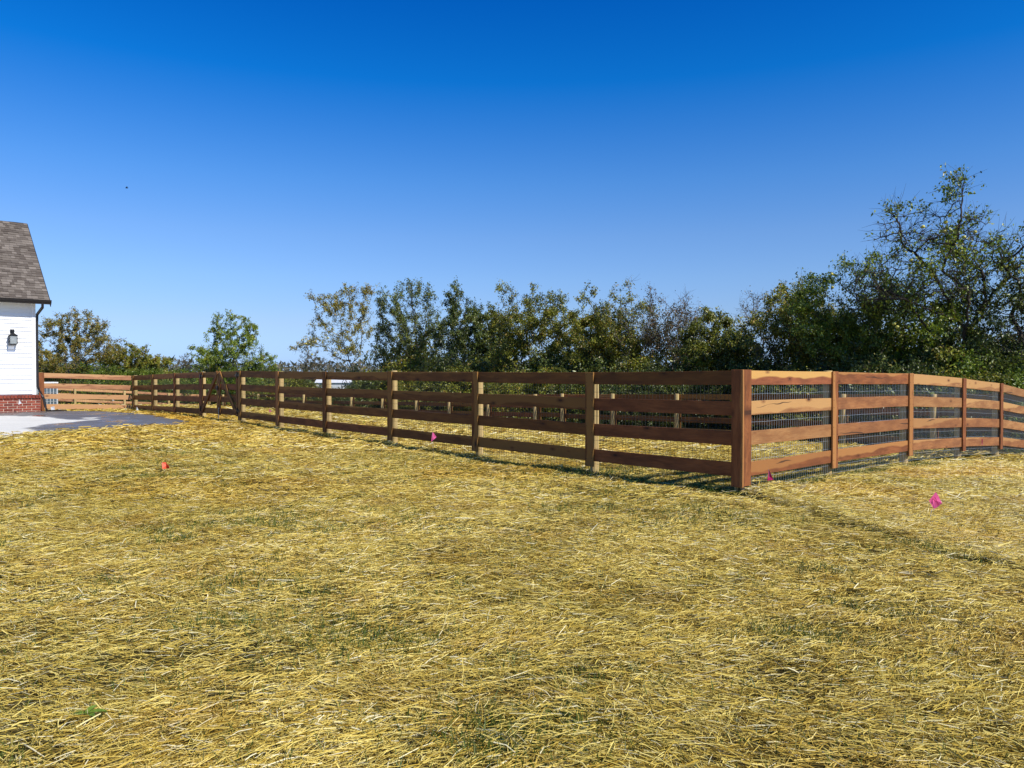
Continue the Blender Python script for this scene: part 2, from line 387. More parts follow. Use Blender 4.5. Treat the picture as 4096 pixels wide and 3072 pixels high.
def mk_concrete():
    k = NT('patio_concrete'); p = k.pos(); w_ = k.attr('wet'); n1 = k.noise(p, 1.3, 4); n2 = k.noise(p, 14, 4)
    dryc = k.mix(k.ramp(n1, [(.3, 0.), (.7, 1.)]), (.70, .67, .59), (.80, .77, .69)); dryc = k.mix(k.ramp(n2, [(.4, 0.), (.75, .25)]), dryc, (.42, .40, .36))
    wetc = k.mix(k.ramp(n1, [(.3, 0.), (.7, 1.)]), (.125, .112, .10), (.18, .165, .15))
    k.col(k.mix(w_, dryc, wetc)); rr = k.mix(w_, .8, k.ramp(n1, [(.50, .55), (.62, .10)])); k.l(rr, k.b.inputs['Roughness'])
    k.bump(n2, .12, .004); return k.m
M_CONC = mk_concrete()
px_, py_ = np.array(PATIO).T
xs = np.arange(px_.min(), px_.max(), .05); ys = np.arange(py_.min(), py_.max(), .05)
def patio_slab():
    # outline strip + interior grid clipped to the outline
    me = bpy.data.meshes.new('patio'); bm = bmesh.new()
    def smp(poly, seg=.15):
        o = []
        for i in range(len(poly)):
            a = np.array(poly[i]); b = np.array(poly[(i + 1) % len(poly)]); n = max(1, int(np.hypot(*(b - a)) / seg))
            for k_ in range(n): o.append(a + (b - a) * k_ / n)
        return o
    pts = smp(PATIO)
    top = [bm.verts.new((p[0], p[1], tz(*p) + .035)) for p in pts]; bot = [bm.verts.new((p[0], p[1], tz(*p) - .12)) for p in pts]
    for i in range(len(pts)):
        j = (i + 1) % len(pts); bm.faces.new((bot[i], bot[j], top[j], top[i]))
    f = bm.faces.new(top)
    r = bmesh.ops.triangulate(bm, faces=[f])
    # cut by a grid of planes to get a fine sheet
    for v_, axis_, rng in ((0, 'x', np.arange(-19, -7, .12)), (1, 'y', np.arange(12.6, 24, .12))):
        for c_ in rng:
            co = Vector((c_, 0, 0)) if v_ == 0 else Vector((0, c_, 0)); no = Vector((1, 0, 0)) if v_ == 0 else Vector((0, 1, 0))
            bmesh.ops.bisect_plane(bm, geom=bm.verts[:] + bm.edges[:] + bm.faces[:], plane_co=co, plane_no=no)
    bm.verts.ensure_lookup_table()
    P = np.array([v.co[:] for v in bm.verts]); g = terrain(P[:, 0], P[:, 1])
    for v, z in zip(bm.verts, g):
        if v.co.z > z - .05: v.co.z = z + .035
    bmesh.ops.recalc_face_normals(bm, faces=bm.faces)
    bm.to_mesh(me); bm.free()
    P = np.array([v.co[:] for v in me.vertices])
    jx = P[:, 0] + .25 * (fbm(P[:, 0], P[:, 1], 2.2, 31) - .5); jy = P[:, 1] + .25 * (fbm(P[:, 0], P[:, 1], 2.2, 35) - .5)
    wet = 1. - (inpoly(jx, jy, DRY) | inpoly(jx, jy, DRY2)).astype(float)
    a = me.attributes.new('wet', 'FLOAT', 'POINT'); a.data.foreach_set('value', wet.astype(np.float32))
    return me
patio = link('concrete_patio', patio_slab(), M_CONC); patio['kind'] = 'structure'

# ------------------------------------------------------------------ fences
BH, PITCH, SPAN = .152, .326, 1.13
YAW1, YAW2 = math.atan2(U1[1], U1[0]), math.atan2(U2[1], U2[0])
def plank(L, z0, z1, h, y0, y1, seg=4, wob=.006, rs=None):
    """plank from x=0..L, sloping from z0 to z1 at its centre line, local y thickness"""
    rs = rs or random; v = []; f = []; ph = rs.random() * 6; am = rs.uniform(-wob, wob) * .7
    for i in range(seg + 1):
        x = L * i / seg; zc = am * math.sin(math.pi * i / seg) + rs.uniform(-.0015, .0015); z = z0 + (z1 - z0) * i / seg + zc
        yy = rs.uniform(-.002, .002) if 0 < i < seg else 0
        v += [(x, y0 + yy, z - h / 2), (x, y1 + yy, z - h / 2), (x, y1 + yy, z + h / 2), (x, y0 + yy, z + h / 2)]
    for i in range(seg):
        a = 4 * i; b = a + 4
        for k in range(4): f.append((a + k, b + k, b + (k + 1) % 4, a + (k + 1) % 4))
    f.append((0, 3, 2, 1)[::-1]); f.append((4 * seg, 4 * seg + 1, 4 * seg + 2, 4 * seg + 3)[::-1])
    m = MB(); m.v = v; m.f = f; return m
def post_mesh(h, r=.055, below=.3, n=12, rot=0):
    m = MB(); rg = []
    zs = [-below, 0, h * .33, h * .66, h - .008, h]
    for i, z in enumerate(zs):
        b = len(m.v); rg.append(b); k_ = r * (1.04 - .05 * i / 5) * (.93 if i == 5 else 1)
        for q in range(n):
            a = 2 * math.pi * q / n; rr = k_ * (1 + .03 * math.sin(3 * a + rot + i)); m.v.append((rr * math.cos(a), rr * math.sin(a), z))
    for a, b in zip(rg[:-1], rg[1:]):
        for q in range(n): m.f.append((a + q, a + (q + 1) % n, b + (q + 1) % n, b + q))
    m.f.append(tuple(rg[-1] + q for q in range(n)))
    me = m.mesh('post')
    for p in me.polygons[:-1]: p.use_smooth = True
    return me
POST_MESH = {}
def wire_mesh(L, z0, z1, y, h=1.22, dx=.051, dz=.102, r=.0014, jit=.004):
    """woven wire from x=0..L hung between the two end heights (z = bottom)"""
    n = int(L / dx); nh = int(h / dz); V = []; F = []
    def bar(a, b, ra):
        a = np.array(a); b = np.array(b); d = b - a; d = d / np.linalg.norm(d)
        u = np.cross(d, (0, 1, 0)); u /= np.linalg.norm(u); v = np.cross(d, u); k = len(V)
        for p in (a, b):
            for q in range(3):
                an = 2.094 * q; V.append(p + u * math.cos(an) * ra + v * math.sin(an) * ra)
        for q in range(3): F.append((k + q, k + (q + 1) % 3, k + 3 + (q + 1) % 3, k + 3 + q))
    ph = random.random() * 6
    def zz(x): return z0 + (z1 - z0) * x / L
    def yj(x, z): return y + jit * math.sin(3.1 * x + ph + 2.2 * z)
    for i in range(n + 1):
        x = L * i / n
        for j in range(0, nh, 3):
            ja, jb = j * dz, min(nh, j + 3) * dz
            bar((x + .004 * math.sin(7 * x + ja * 9 + ph), yj(x, ja), zz(x) + ja), (x + .004 * math.sin(7 * x + jb * 9 + ph), yj(x, jb), zz(x) + jb), r)
    for j in range(nh + 1):
        m = 8
        for i in range(m):
            a, b = L * i / m, L * (i + 1) / m
            bar((a, yj(a, j * dz), zz(a) + j * dz + .003 * math.sin(9 * a + j)), (b, yj(b, j * dz), zz(b) + j * dz + .003 * math.sin(9 * b + j)), r * 1.25)
    return V, F
def fence_run(root_name, label, P0, yaw, inward, tl, ztop, mats, skip=(), trims=True, first_post=True, first_off=0., group=None, wire=True, end_trim=(True, True), wr=.0017, postr=.055, span=SPAN):
    """tl: distances of the posts; ztop: height of the top board at each; inward: +1/-1 side of local y on which posts stand"""
    d = np.array((math.cos(yaw), math.sin(yaw)))
    base = P0 + d * tl[0]
    root = thing(root_name, label, 'fence', (base[0], base[1], tz(*base)), yaw, group)
    rz0 = root.location.z; w_ = inward
    pitch = (span - BH) / 3
    for i, t in enumerate(tl):
        p = P0 + d * t; n_ = np.array((-d[1], d[0])) * w_; pc = p + n_ * (.05 + postr); g = tz(*pc)
        h = ztop[i] - g + random.uniform(-.005, .025)
        if i == 0 and not first_post: continue
        pm = post_mesh(max(h, .3), postr * random.uniform(.94, 1.06), rot=i)
        link('post', pm, M_POST, root, (t - tl[0] + (first_off if i == 0 else 0), w_ * (.05 + postr), g - rz0), random.random() * 6)
        if trims and not (i == 0 and not end_trim[0]) and not (i == len(tl) - 1 and not end_trim[1]):
            zb = ztop[i] - span - .07; hh = ztop[i] + .004 - zb
            m = plank(hh, 0, 0, .14, 0, w_ * .022, 2, .003)
            # upright board: swap x and z
            m.v = [(z, y, x) for x, y, z in m.v]
            m.build('trim_board', random.choice([M_REDV, M_SHADEV, M_SHADEV]) if mats is not MATS_LIT else M_REDV, root, (t - tl[0], 0, zb - rz0), 0, .003)
    nm = MB()
    for i, t in enumerate(tl):
        if i == 0 and not end_trim[0]: continue
        for b in range(4):
            for dx_ in (-.045, .045):
                for dz_ in (-.045, .045):
                    x_ = t - tl[0] + dx_ + random.uniform(-.008, .008); z_ = ztop[i] - b * pitch - BH / 2 - rz0 + dz_ + random.uniform(-.008, .008)
                    nm.box(x_ - .0038, x_ + .0038, -w_ * .0015, w_ * .004, z_ - .0038, z_ + .0038)
    if nm.v: o = nm.build('nails', M_BLACK, root); o['kind'] = 'stuff'
    for i in range(len(tl) - 1):
        if i in skip: continue
        L = tl[i + 1] - tl[i]
        for b in range(4):
            za = ztop[i] - b * pitch - BH / 2 - rz0; zb = ztop[i + 1] - b * pitch - BH / 2 - rz0
            m = plank(L - .008, random.uniform(-.004, .004), zb - za + random.uniform(-.004, .004), BH * random.uniform(.98, 1.02), w_ * .024, w_ * .046)
            mt = mats(i, b)
            m.build('board', mt, root, (tl[i] - tl[0] + .004, 0, za), 0, .0025)
        if wire:
            pa = P0 + d * tl[i]; pb = P0 + d * tl[i + 1]
            za = ztop[i] - 1.22 - .05 - rz0; zb = ztop[i + 1] - 1.22 - .05 - rz0
            V, F = wire_mesh(L, za, zb, w_ * .05, r=wr)
            me = np_mesh('wire_mesh', np.array(V), np.array(F)); o = link('wire_mesh', me, M_WIRE if mats is MATS_LIT else M_WIRE_SHADE, root, (tl[i] - tl[0], 0, 0)); o['kind'] = 'stuff'
    return root
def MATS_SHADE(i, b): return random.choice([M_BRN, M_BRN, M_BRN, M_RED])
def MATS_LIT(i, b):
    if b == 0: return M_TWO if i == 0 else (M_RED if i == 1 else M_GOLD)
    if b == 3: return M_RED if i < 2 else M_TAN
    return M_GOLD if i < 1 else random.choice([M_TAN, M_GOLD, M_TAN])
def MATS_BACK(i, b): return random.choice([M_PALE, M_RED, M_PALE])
M_TWO = cedar('cedar_two_tone', (.40, .135, .05), (.31, .095, .034), (.13, .038, .016), (.74, .43, .12), .005, 0.)
for n_ in M_TWO.node_tree.nodes:          # this plank's sapwood does not vary
    pass
def top_z(px, py, t, P0, D): 
    Y = (P0 + t * D)[1]; return at(px, py, Y).z
# front run: corner -> right gate post
fx = [2356, 1897, 1557, 1295, 1106, 955]; fy = [1490, 1488, 1487, 1487.5, 1486, 1484]
tF = [hit(x, C0, U1) for x in fx]; zF = [top_z(x, y, t, C0, U1) for x, y, t in zip(fx, fy, tF)]
zC = at(2955, 1483, 7.92).z
nU2 = 1     # local y of a run along U1 points (-U1y,U1x)=(-.75,-.66) = outward, so posts stand at -1
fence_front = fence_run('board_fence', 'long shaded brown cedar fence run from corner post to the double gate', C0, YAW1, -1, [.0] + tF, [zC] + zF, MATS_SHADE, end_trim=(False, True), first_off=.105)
# trim of the corner post, both faces, and its lower stub
def corner_trim(root, P, yaw_front, zt):
    rz = root.location.z; zb = zt - SPAN - .11; hh = zt + .012 - zb
    m = plank(hh, 0, 0, .14, 0, -.024, 3, .002); m.v = [(z + .071, y, x) for x, y, z in m.v]; m.build('trim_board', M_REDV, root, (-.001, 0, zb - rz), 0, .003)
corner_trim(fence_front, C0, YAW1, zC)
m = plank(zC + .012 - (zC - SPAN - .1), 0, 0, .145, 0, .024, 3, .002); m.v = [(y + .0005, -z - .0975, x) for x, y, z in m.v]
m.build('trim_board', M_REDV, fence_front, (0, 0, zC - SPAN - .1 - fence_front.location.z), 0, .003)
# run left of the gate to the inner corner D, then jog to the house
lx = [799, 695, 607, 529]; ly = [1489, 1493, 1498, 1503]
tL = [hit(x, C0, U1) for x in lx]; zL = [top_z(x, y, t, C0, U1) for x, y, t in zip(lx, ly, tL)]
fence_left = fence_run('board_fence', 'short shaded brown fence run left of the double gate, four boards high', C0, YAW1, -1, tL, zL, MATS_SHADE)
D0 = C0 + tL[-1] * U1; zD = zL[-1]
HC = at(163, 1600, 23.0); sE = hit(166, D0, -U2)
zE = top_z(166, 1491, sE, D0, -U2)
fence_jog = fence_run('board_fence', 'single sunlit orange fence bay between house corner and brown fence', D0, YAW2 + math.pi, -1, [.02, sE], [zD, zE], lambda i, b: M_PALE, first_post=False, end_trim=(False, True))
# right run
rx = [3344, 3648, 3861, 4010]; ry = [1487, 1494, 1514, 1534]
tR = [hit(x, C0, U2) for x in rx]; zR = [top_z(x, y, t, C0, U2) for x, y, t in zip(rx, ry, tR)]
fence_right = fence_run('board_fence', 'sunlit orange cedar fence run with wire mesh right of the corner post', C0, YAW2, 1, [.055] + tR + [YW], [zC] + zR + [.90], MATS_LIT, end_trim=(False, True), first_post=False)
# far run, seen from inside
P1 = C0 + YW * U2
farx = [3743, 3382, 2995, 2717, 2460, 2258, 2150, 1962, 1806, 1674, 1538, 1414, 1310, 1223, 1122, 1040]
tB = [hit(x, P1, U1) for x in farx]; zB = [top_z(x, 1577, t, P1, U1) for x, t in zip(farx, tB)]
tB = [0.] + tB + [41., 43.7, 46.4]; zB = [.88] + zB + [-.03, -.09, -.14]
gi = 6
fence_far = fence_run('board_fence', 'shaded far boundary fence with round pale posts across the back of the yard', P1, YAW1, 1, tB[:gi + 1], zB[:gi + 1], MATS_SHADE, trims=True, wr=.0011, postr=.062)
fence_far2 = fence_run('board_fence', 'distant back fence continuing left of the small far gate', P1, YAW1, 1, tB[gi + 1:], zB[gi + 1:], MATS_SHADE, trims=True, wr=.0012, postr=.066)
# far gate between posts
def gate(label, P0, yaw, inward, t0, t1, z0, z1, brace, mats, group=None, hinge_side=0, gap=.02):
    d = np.array((math.cos(yaw), math.sin(yaw))); b = P0 + d * t0; w_ = inward; L = t1 - t0
    root = thing('wooden_gate', label, 'gate', (b[0], b[1], tz(*b)), yaw, group); r0 = root.location.z
    x0, x1 = gap, L - gap; sp = 1.09; pitch = (sp - BH) / 3
    for k in range(4):
        za = z0 - k * pitch - BH / 2 - r0; zb = z1 - k * pitch - BH / 2 - r0
        plank(x1 - x0, 0, zb - za, BH * .98, w_ * .024, w_ * .046).build('board', mats(0, k), root, (x0, 0, za), 0, .0025)
    for xc, zt in ((x0 + .05, z0), (x1 - .05, z1)):
        m = plank(sp + .015, 0, 0, .1, 0, w_ * .022, 2); m.v = [(z, y, x) for x, y, z in m.v]; m.build('stile', M_SHADEV, root, (xc, 0, zt - sp - .01 - r0), 0, .003)
    if brace:
        (xa, za), (xb, zb) = brace; dx_, dz_ = xb - xa, zb - za; Lb = math.hypot(dx_, dz_)
        m = plank(Lb, 0, 0, .12, 0, w_ * .036, 3); o = m.build('brace', M_BRN, root, (xa, -w_ * .0145, za - r0), 0, .003)
        o.rotation_euler = (0, -math.atan2(dz_, dx_), 0)
    for zh in (-.1, -sp + .12):
        m = MB(); xh = x0 if hinge_side == 0 else x1; sg = 1 if hinge_side == 0 else -1; zt = (z0 if hinge_side == 0 else z1) + zh - r0; y = -w_ * .004
        m.tube([(xh - sg * .012, y - w_ * .012, zt - .07), (xh - sg * .012, y - w_ * .012, zt + .07)], .016, 8)
        pl = [(xh + sg * .01, zt + .03), (xh + sg * .13, zt + .012), (xh + sg * .16, zt), (xh + sg * .13, zt - .012), (xh + sg * .01, zt - .03)]
        m.prism(pl, y - w_ * .008, y + w_ * .003)
        pl = [(xh - sg * .03, zt + .05), (xh - sg * .12, zt + .02), (xh - sg * .12, zt - .02), (xh - sg * .03, zt - .05)]
        m.prism(pl, y - w_ * .008, y + w_ * .003)
        m.build('hinge', M_BLACK, root)
    return root
tg0, tg1 = tF[-1] + .075, tL[0] - .075; tm = (tg0 + tg1) / 2; zg0, zg1 = zF[-1] + .0, zL[0] + .0; zm = (zg0 + zg1) / 2
Lg = tm - tg0
gR = gate('right leaf of the double wooden gate, diagonal brace falling to the right', C0, YAW1, -1, tg0, tm - .004, zg0, zm, ((.09, zg0 - 1.02), (Lg - .06, zm - .02)), MATS_SHADE, 'leaves of the double gate', 0)
gL = gate('left leaf of the double wooden gate, diagonal brace rising to the right', C0, YAW1, -1, tm + .004, tg1, zm, zg1, ((.06, zm - .02), (Lg - .1, zg1 - 1.02)), MATS_SHADE, 'leaves of the double gate', 1)
m = MB(); m.box(-.045, .05, .0, .022, -.06, .06); m.tube([(-.02, .03, 0), (.06, .03, 0)], .012, 8); m.tube([(0, .02, -.03), (0, .05, -.03), (0, .05, .03), (0, .02, .03)], .008, 6)
m.build('latch', M_BLACK, gL, (.03, .004, zm - .42 - gL.location.z), 0)
m = MB(); m.tube([(0, 0, -.28), (0, 0, .1)], .008, 6); m.tube([(0, 0, .1), (-.05, 0, .1)], .008, 6); m.build('drop_rod', M_STEEL, gR, (Lg - .05, .014, zm - 1.03 - gR.location.z))
gate('small shaded wooden gate in the far boundary fence', P1, YAW1, 1, tB[gi] + .07, tB[gi + 1] - .07, zB[gi], zB[gi + 1], None, MATS_SHADE)
# far-left run
P2 = P1 + 46.5 * U1
sl = [0.03, 2.6, 5.2, 7.9, 10.5, 13.1, 15.7]; zl = [at(p, q, (P2 - s * U2)[1]).z for p, q, s in ((835, 1580, 0), (700, 1572, 2.6), (600, 1565, 5.2), (280, 1553, 7.9), (150, 1551, 10.5), (100, 1549, 13.1), (50, 1549, 15.7))]
zl = [zl[0] + (zl[3] - zl[0]) * s / 7.9 for s in sl]
fence_run('board_fence', 'far sunlit pale orange fence glimpsed behind the short fence bay', P2, YAW2 + math.pi, 1, sl, zl, lambda i, b: M_PALE, wr=.0012, postr=.066)

# ------------------------------------------------------------------ house
H0 = np.array(at(144, 1640, 23.0)[:2]); gH = tz(*H0)
house = thing('house', 'white house corner with grey shingle roof above a red brick base', 'house', (H0[0], H0[1], gH), YAW2)
def hz(py, Z=23.0): return at(144, py, Z).z - gH
HW = 8.0; HD = 7.0
zEave = hz(1213); zBrk = hz(1579)
M_SIDE = plain('white_siding', (.80, .80, .79), .5, 0, .015, 6); M_TRIMW = plain('white_trim', (.82, .82, .81), .45, 0, .01)
def mk_brick():
    k = NT('red_brick'); r = k.rnd(); f = k.noise(k.obj(), 28, 4); g = k.noise(k.obj(), 9, 2)
    c = k.ramp(r, [(0., (.17, .035, .022)), (.4, (.24, .048, .03)), (.75, (.30, .072, .042)), (1., (.13, .035, .028))])
    c = k.mix(k.ramp(f, [(.5, 0.), (.8, .6)]), c, (.36, .14, .09)); c = k.mix(k.ramp(g, [(.62, 0.), (.7, .5)]), c, (.05, .025, .02))
    k.col(c); k.set(.85, 0, .2); k.bump(f, .5, .004); return k.m
M_BRICK = mk_brick(); M_MORT = plain('mortar', (.62, .50, .38), .9, 0, .15)
def mk_shingle():
    k = NT('roof_shingle'); r = k.rnd(); a = k.attr('tint'); f = k.noise(k.obj(), 60, 3)
    rr = k.math('FRACT', k.math('ADD', r, a)); c = k.ramp(rr, [(0., (.105, .085, .070)), (.35, (.138, .114, .095)), (.7, (.18, .152, .126)), (1., (.245, .208, .175))])
    c = k.mix(k.ramp(f, [(.4, 0.), (.75, .35)]), c, (.07, .06, .05)); k.col(c); k.set(.95, 0, .1); k.bump(f, .4, .003); return k.m
M_SHIN = mk_shingle(); M_GUT = plain('dark_bronze_gutter', (.020, .017, .016), .35, .2)
# main wall body
m = MB(); m.box(-HW, -.02, .03, HD, zBrk, zEave + .1); m.build('wall', M_TRIMW, house)
# gable infill
# siding boards
ex = .1125; z = zBrk + .03; i = 0
while z < zEave - .02:
    zt = min(z + ex + .012, zEave); m = MB()
    m.quadbox([(-HW, -.008, z), (-.095, -.008, z), (-.095, .03, z), (-HW, .03, z), (-HW, .022, zt), (-.095, .022, zt), (-.095, .03, zt), (-HW, .03, zt)])
    m.build('siding_board', M_SIDE, house); z += ex; i += 1
m = MB(); m.box(-.093, .0, -.006, .03, zBrk + .004, zEave); m.build('corner_board', M_TRIMW, house, bevel=.003)
m = MB(); m.box(-.0, .012, -.006, .09, zBrk + .004, zEave); m.build('corner_board', M_TRIMW, house, bevel=.002)
# brick base
fw = MB().box(-HW, .115, -.012, HD, -.35, zBrk - .008).build('foundation_wall', M_MORT, house)
bl, bh_, mj = .225, .062, .015
row = 0; zt = zBrk - .105; cnt = 0; rest = MB()
while zt > -.1:
    off = .12 if row % 2 else 0.
    x = .120
    while x > -HW + .3:
        L = bl if not (x > .11 and off) else .12
        xa = x - L
        if x > -2.4:
            b = MB().box(-L / 2, L / 2, -.012, .012, -bh_ / 2, bh_ / 2); b.build('brick', M_BRICK, fw, (x - L / 2, -.0125 + random.uniform(-.001, .001), zt - bh_ / 2), 0, .002)
        else: rest.box(xa, x, -.024, 0, zt - bh_, zt)
        x = xa - mj
    # side face
    y = -.02 + (.0 if off else .12) + .02
    while y < 3.0:
        rest.box(.108, .128, y, min(y + bl, 3.2), zt - bh_, zt); y += bl + mj
    zt -= bh_ + mj; row += 1
x = .155; sh = None
while x > -HW:
    if x > -2.4: MB().box(-.040, .040, -.055, .03, -.046, .046).build('brick', M_BRICK, fw, (x - .040, -.01, zBrk - .052), 0, .003)
    else: rest.box(x - .08, x, -.065, .02, zBrk - .098, zBrk - .006)
    x -= .0915
x = .05
while x < 4: rest.box(.1, .16, x, x + .08, zBrk - .098, zBrk - .006); x += .0915
o = rest.build('brick_courses', M_BRICK, fw); o['kind'] = 'stuff'
# roof
ovx, ovy = .33, .36; zE2 = zEave + .03; slope = 2.95 / 3.84; run = 3.86
def rp(x, r, n=0.):   # point on the roof: along x, r metres (horizontal) up from the eave, n above the plane
    nn = Vector((0, -slope, 1)).normalized(); return Vector((x, -ovy + r, zE2 + r * slope)) + nn * n
nrm = Vector((0, -slope, 1)).normalized()
m = MB(); a, b, c_, d_ = rp(-HW, 0), rp(ovx, 0), rp(ovx, run), rp(-HW, run); yb = 2 * run - ovy * 2
e_, f_ = Vector((ovx, -ovy + 2 * run, zE2)), Vector((-HW, -ovy + 2 * run, zE2))
n = len(m.v); dn = Vector((0, 0, -.06))
m.v = [tuple(p) for p in (a, b, c_, d_, e_, f_, a + dn, b + dn, c_ + dn, d_ + dn, e_ + dn, f_ + dn)]
m.f = [(0, 1, 2, 3), (3, 2, 4, 5), (6, 9, 8, 7), (9, 11, 10, 8), (0, 6, 7, 1), (1, 7, 8, 2), (2, 8, 10, 4), (4, 10, 11, 5), (5, 11, 9, 3), (3, 9, 6, 0)]
roof = m.build('roof', M_SHIN, house)
m = MB(); m.prism([(0, 0), (1, 0), (1, 1)], 0, 1); m = MB()
gw = [(.0, zEave), (-.0, zEave)]
m.v = [(-.03, .03, zEave), (-.03, HD, zEave), (-.03, run - ovy, zE2 + run * slope - .1), (-HW + .05, .03, zEave), (-HW + .05, HD, zEave), (-HW + .05, run - ovy, zE2 + run * slope - .1)]
m.f = [(0, 1, 2), (3, 5, 4), (0, 2, 5, 3), (1, 4, 5, 2), (0, 3, 4, 1)]; m.build('gable_wall', M_SIDE, house)
SL = math.sqrt(1 + slope ** 2); exr = .142 / SL; r = .0; row = 0; shin = []; restv = []; restf = []; restt = []
while r < run - .02:
    x = ovx + .012; 
    while x > -HW:
        wv = random.choice([.11, .13, .16, .2]); xa = x - wv; up = min(r + exr * 1.25, run)
        th = random.choice([.018, .018, .030])
        P = [rp(xa, r, 0.004), rp(x - .003, r, 0.004), rp(x - .003, up, .002), rp(xa, up, .002), rp(xa, r, th), rp(x - .003, r, th), rp(x - .003, up, .005), rp(xa, up, .005)]
        if x > -1.75: shin.append(P)
        else:
            k = len(restv); restv += P; restf += [tuple(k + i for i in q) for q in ((4, 5, 6, 7), (0, 1, 5, 4), (1, 2, 6, 5), (3, 0, 4, 7))]; restt += [random.random()] * 8
        x = xa
    r += exr; row += 1
shin.sort(key=lambda P: -P[1].x)
order = shin[:295]; extra = shin[295:]
for P in order:
    c0 = sum(P, Vector()) / 8; m = MB(); m.quadbox([p - c0 for p in P]); o = m.build('shingle', M_SHIN, roof, c0)
for P in extra:
    k = len(restv); restv += P; restf += [tuple(k + i for i in q) for q in ((4, 5, 6, 7), (0, 1, 5, 4), (1, 2, 6, 5), (3, 0, 4, 7))]; restt += [random.random()] * 8
me = np_mesh('shingle_field', np.array([tuple(p) for p in restv]), np.array(restf), {'tint': restt}); o = link('shingle_field', me, M_SHIN, roof); o['kind'] = 'stuff'
m = MB(); x = ovx
rid = rp(0, run); 
x = -.48
while x > -HW:
    m.quadbox([(x - .3, rid.y - .13, rid.z - .085), (x, rid.y - .13, rid.z - .1), (x, rid.y + .13, rid.z - .1), (x - .3, rid.y + .13, rid.z - .085), (x - .3, rid.y - .02, rid.z + .05), (x, rid.y - .02, rid.z + .035), (x, rid.y + .02, rid.z + .035), (x - .3, rid.y + .02, rid.z + .05)]); x -= .29
m.build('ridge_cap', M_SHIN, house)
m = MB(); a, b = rp(ovx + .012, -.01, -.005), rp(ovx + .012, run, -.005)
m.quadbox([a + Vector((0, 0, -.13)), a + Vector((.02, 0, -.13)), b + Vector((.02, 0, -.13)), b + Vector((0, 0, -.13)), a, a + Vector((.02, 0, 0)), b + Vector((.02, 0, 0)), b]); m.build('rake_board', M_GUT, house)
m = MB(); m.box(-HW, ovx - .02, -ovy + .02, .03, zEave - .0, zEave + .018); m.build('soffit', M_TRIMW, house)
m = MB(); y0 = -ovy - .11; m.prism([(0, 0), (1, 0)], 0, 1); m = MB()
gp = [(0., .0), (-.075, .0), (-.085, .03), (-.105, .06), (-.115, .125), (-.105, .13), (-.095, .12), (-.008, .12), (0, .13)]
k = len(gp); X0, X1 = -HW, ovx + .03
m.v = [(X0, -ovy + y, zE2 - .075 + z_) for y, z_ in gp] + [(X1, -ovy + y, zE2 - .075 + z_) for y, z_ in gp]
m.f = [tuple(range(k)), tuple(range(2 * k - 1, k - 1, -1))] + [(i, k + i, k + (i + 1) % k, (i + 1) % k) for i in range(k)]
m.build('gutter', M_GUT, house)
m = MB(); ds = [(.13, -ovy - .06, zEave + .01), (.13, -ovy - .05, hz(1232)), (.05, -.02, hz(1258)), (.045, .0, hz(1300)), (.045, .0, hz(1546)), (.062, -.02, hz(1552)), (.175, -.09, hz(1588)), (.19, -.09, hz(1596)), (.235, -.1, hz(1628)), (.27, -.16, .03)]
m.tube(ds, .046, 4, flat=(.95, 1.0)); o = m.build('downspout', M_GUT, house, bevel=.004)
m = MB(); m.tube([(.29, -.2, .035), (.55, -.32, .03), (.75, -.38, .01)], .05, 6); m.build('drain_pipe', M_GUT, house)
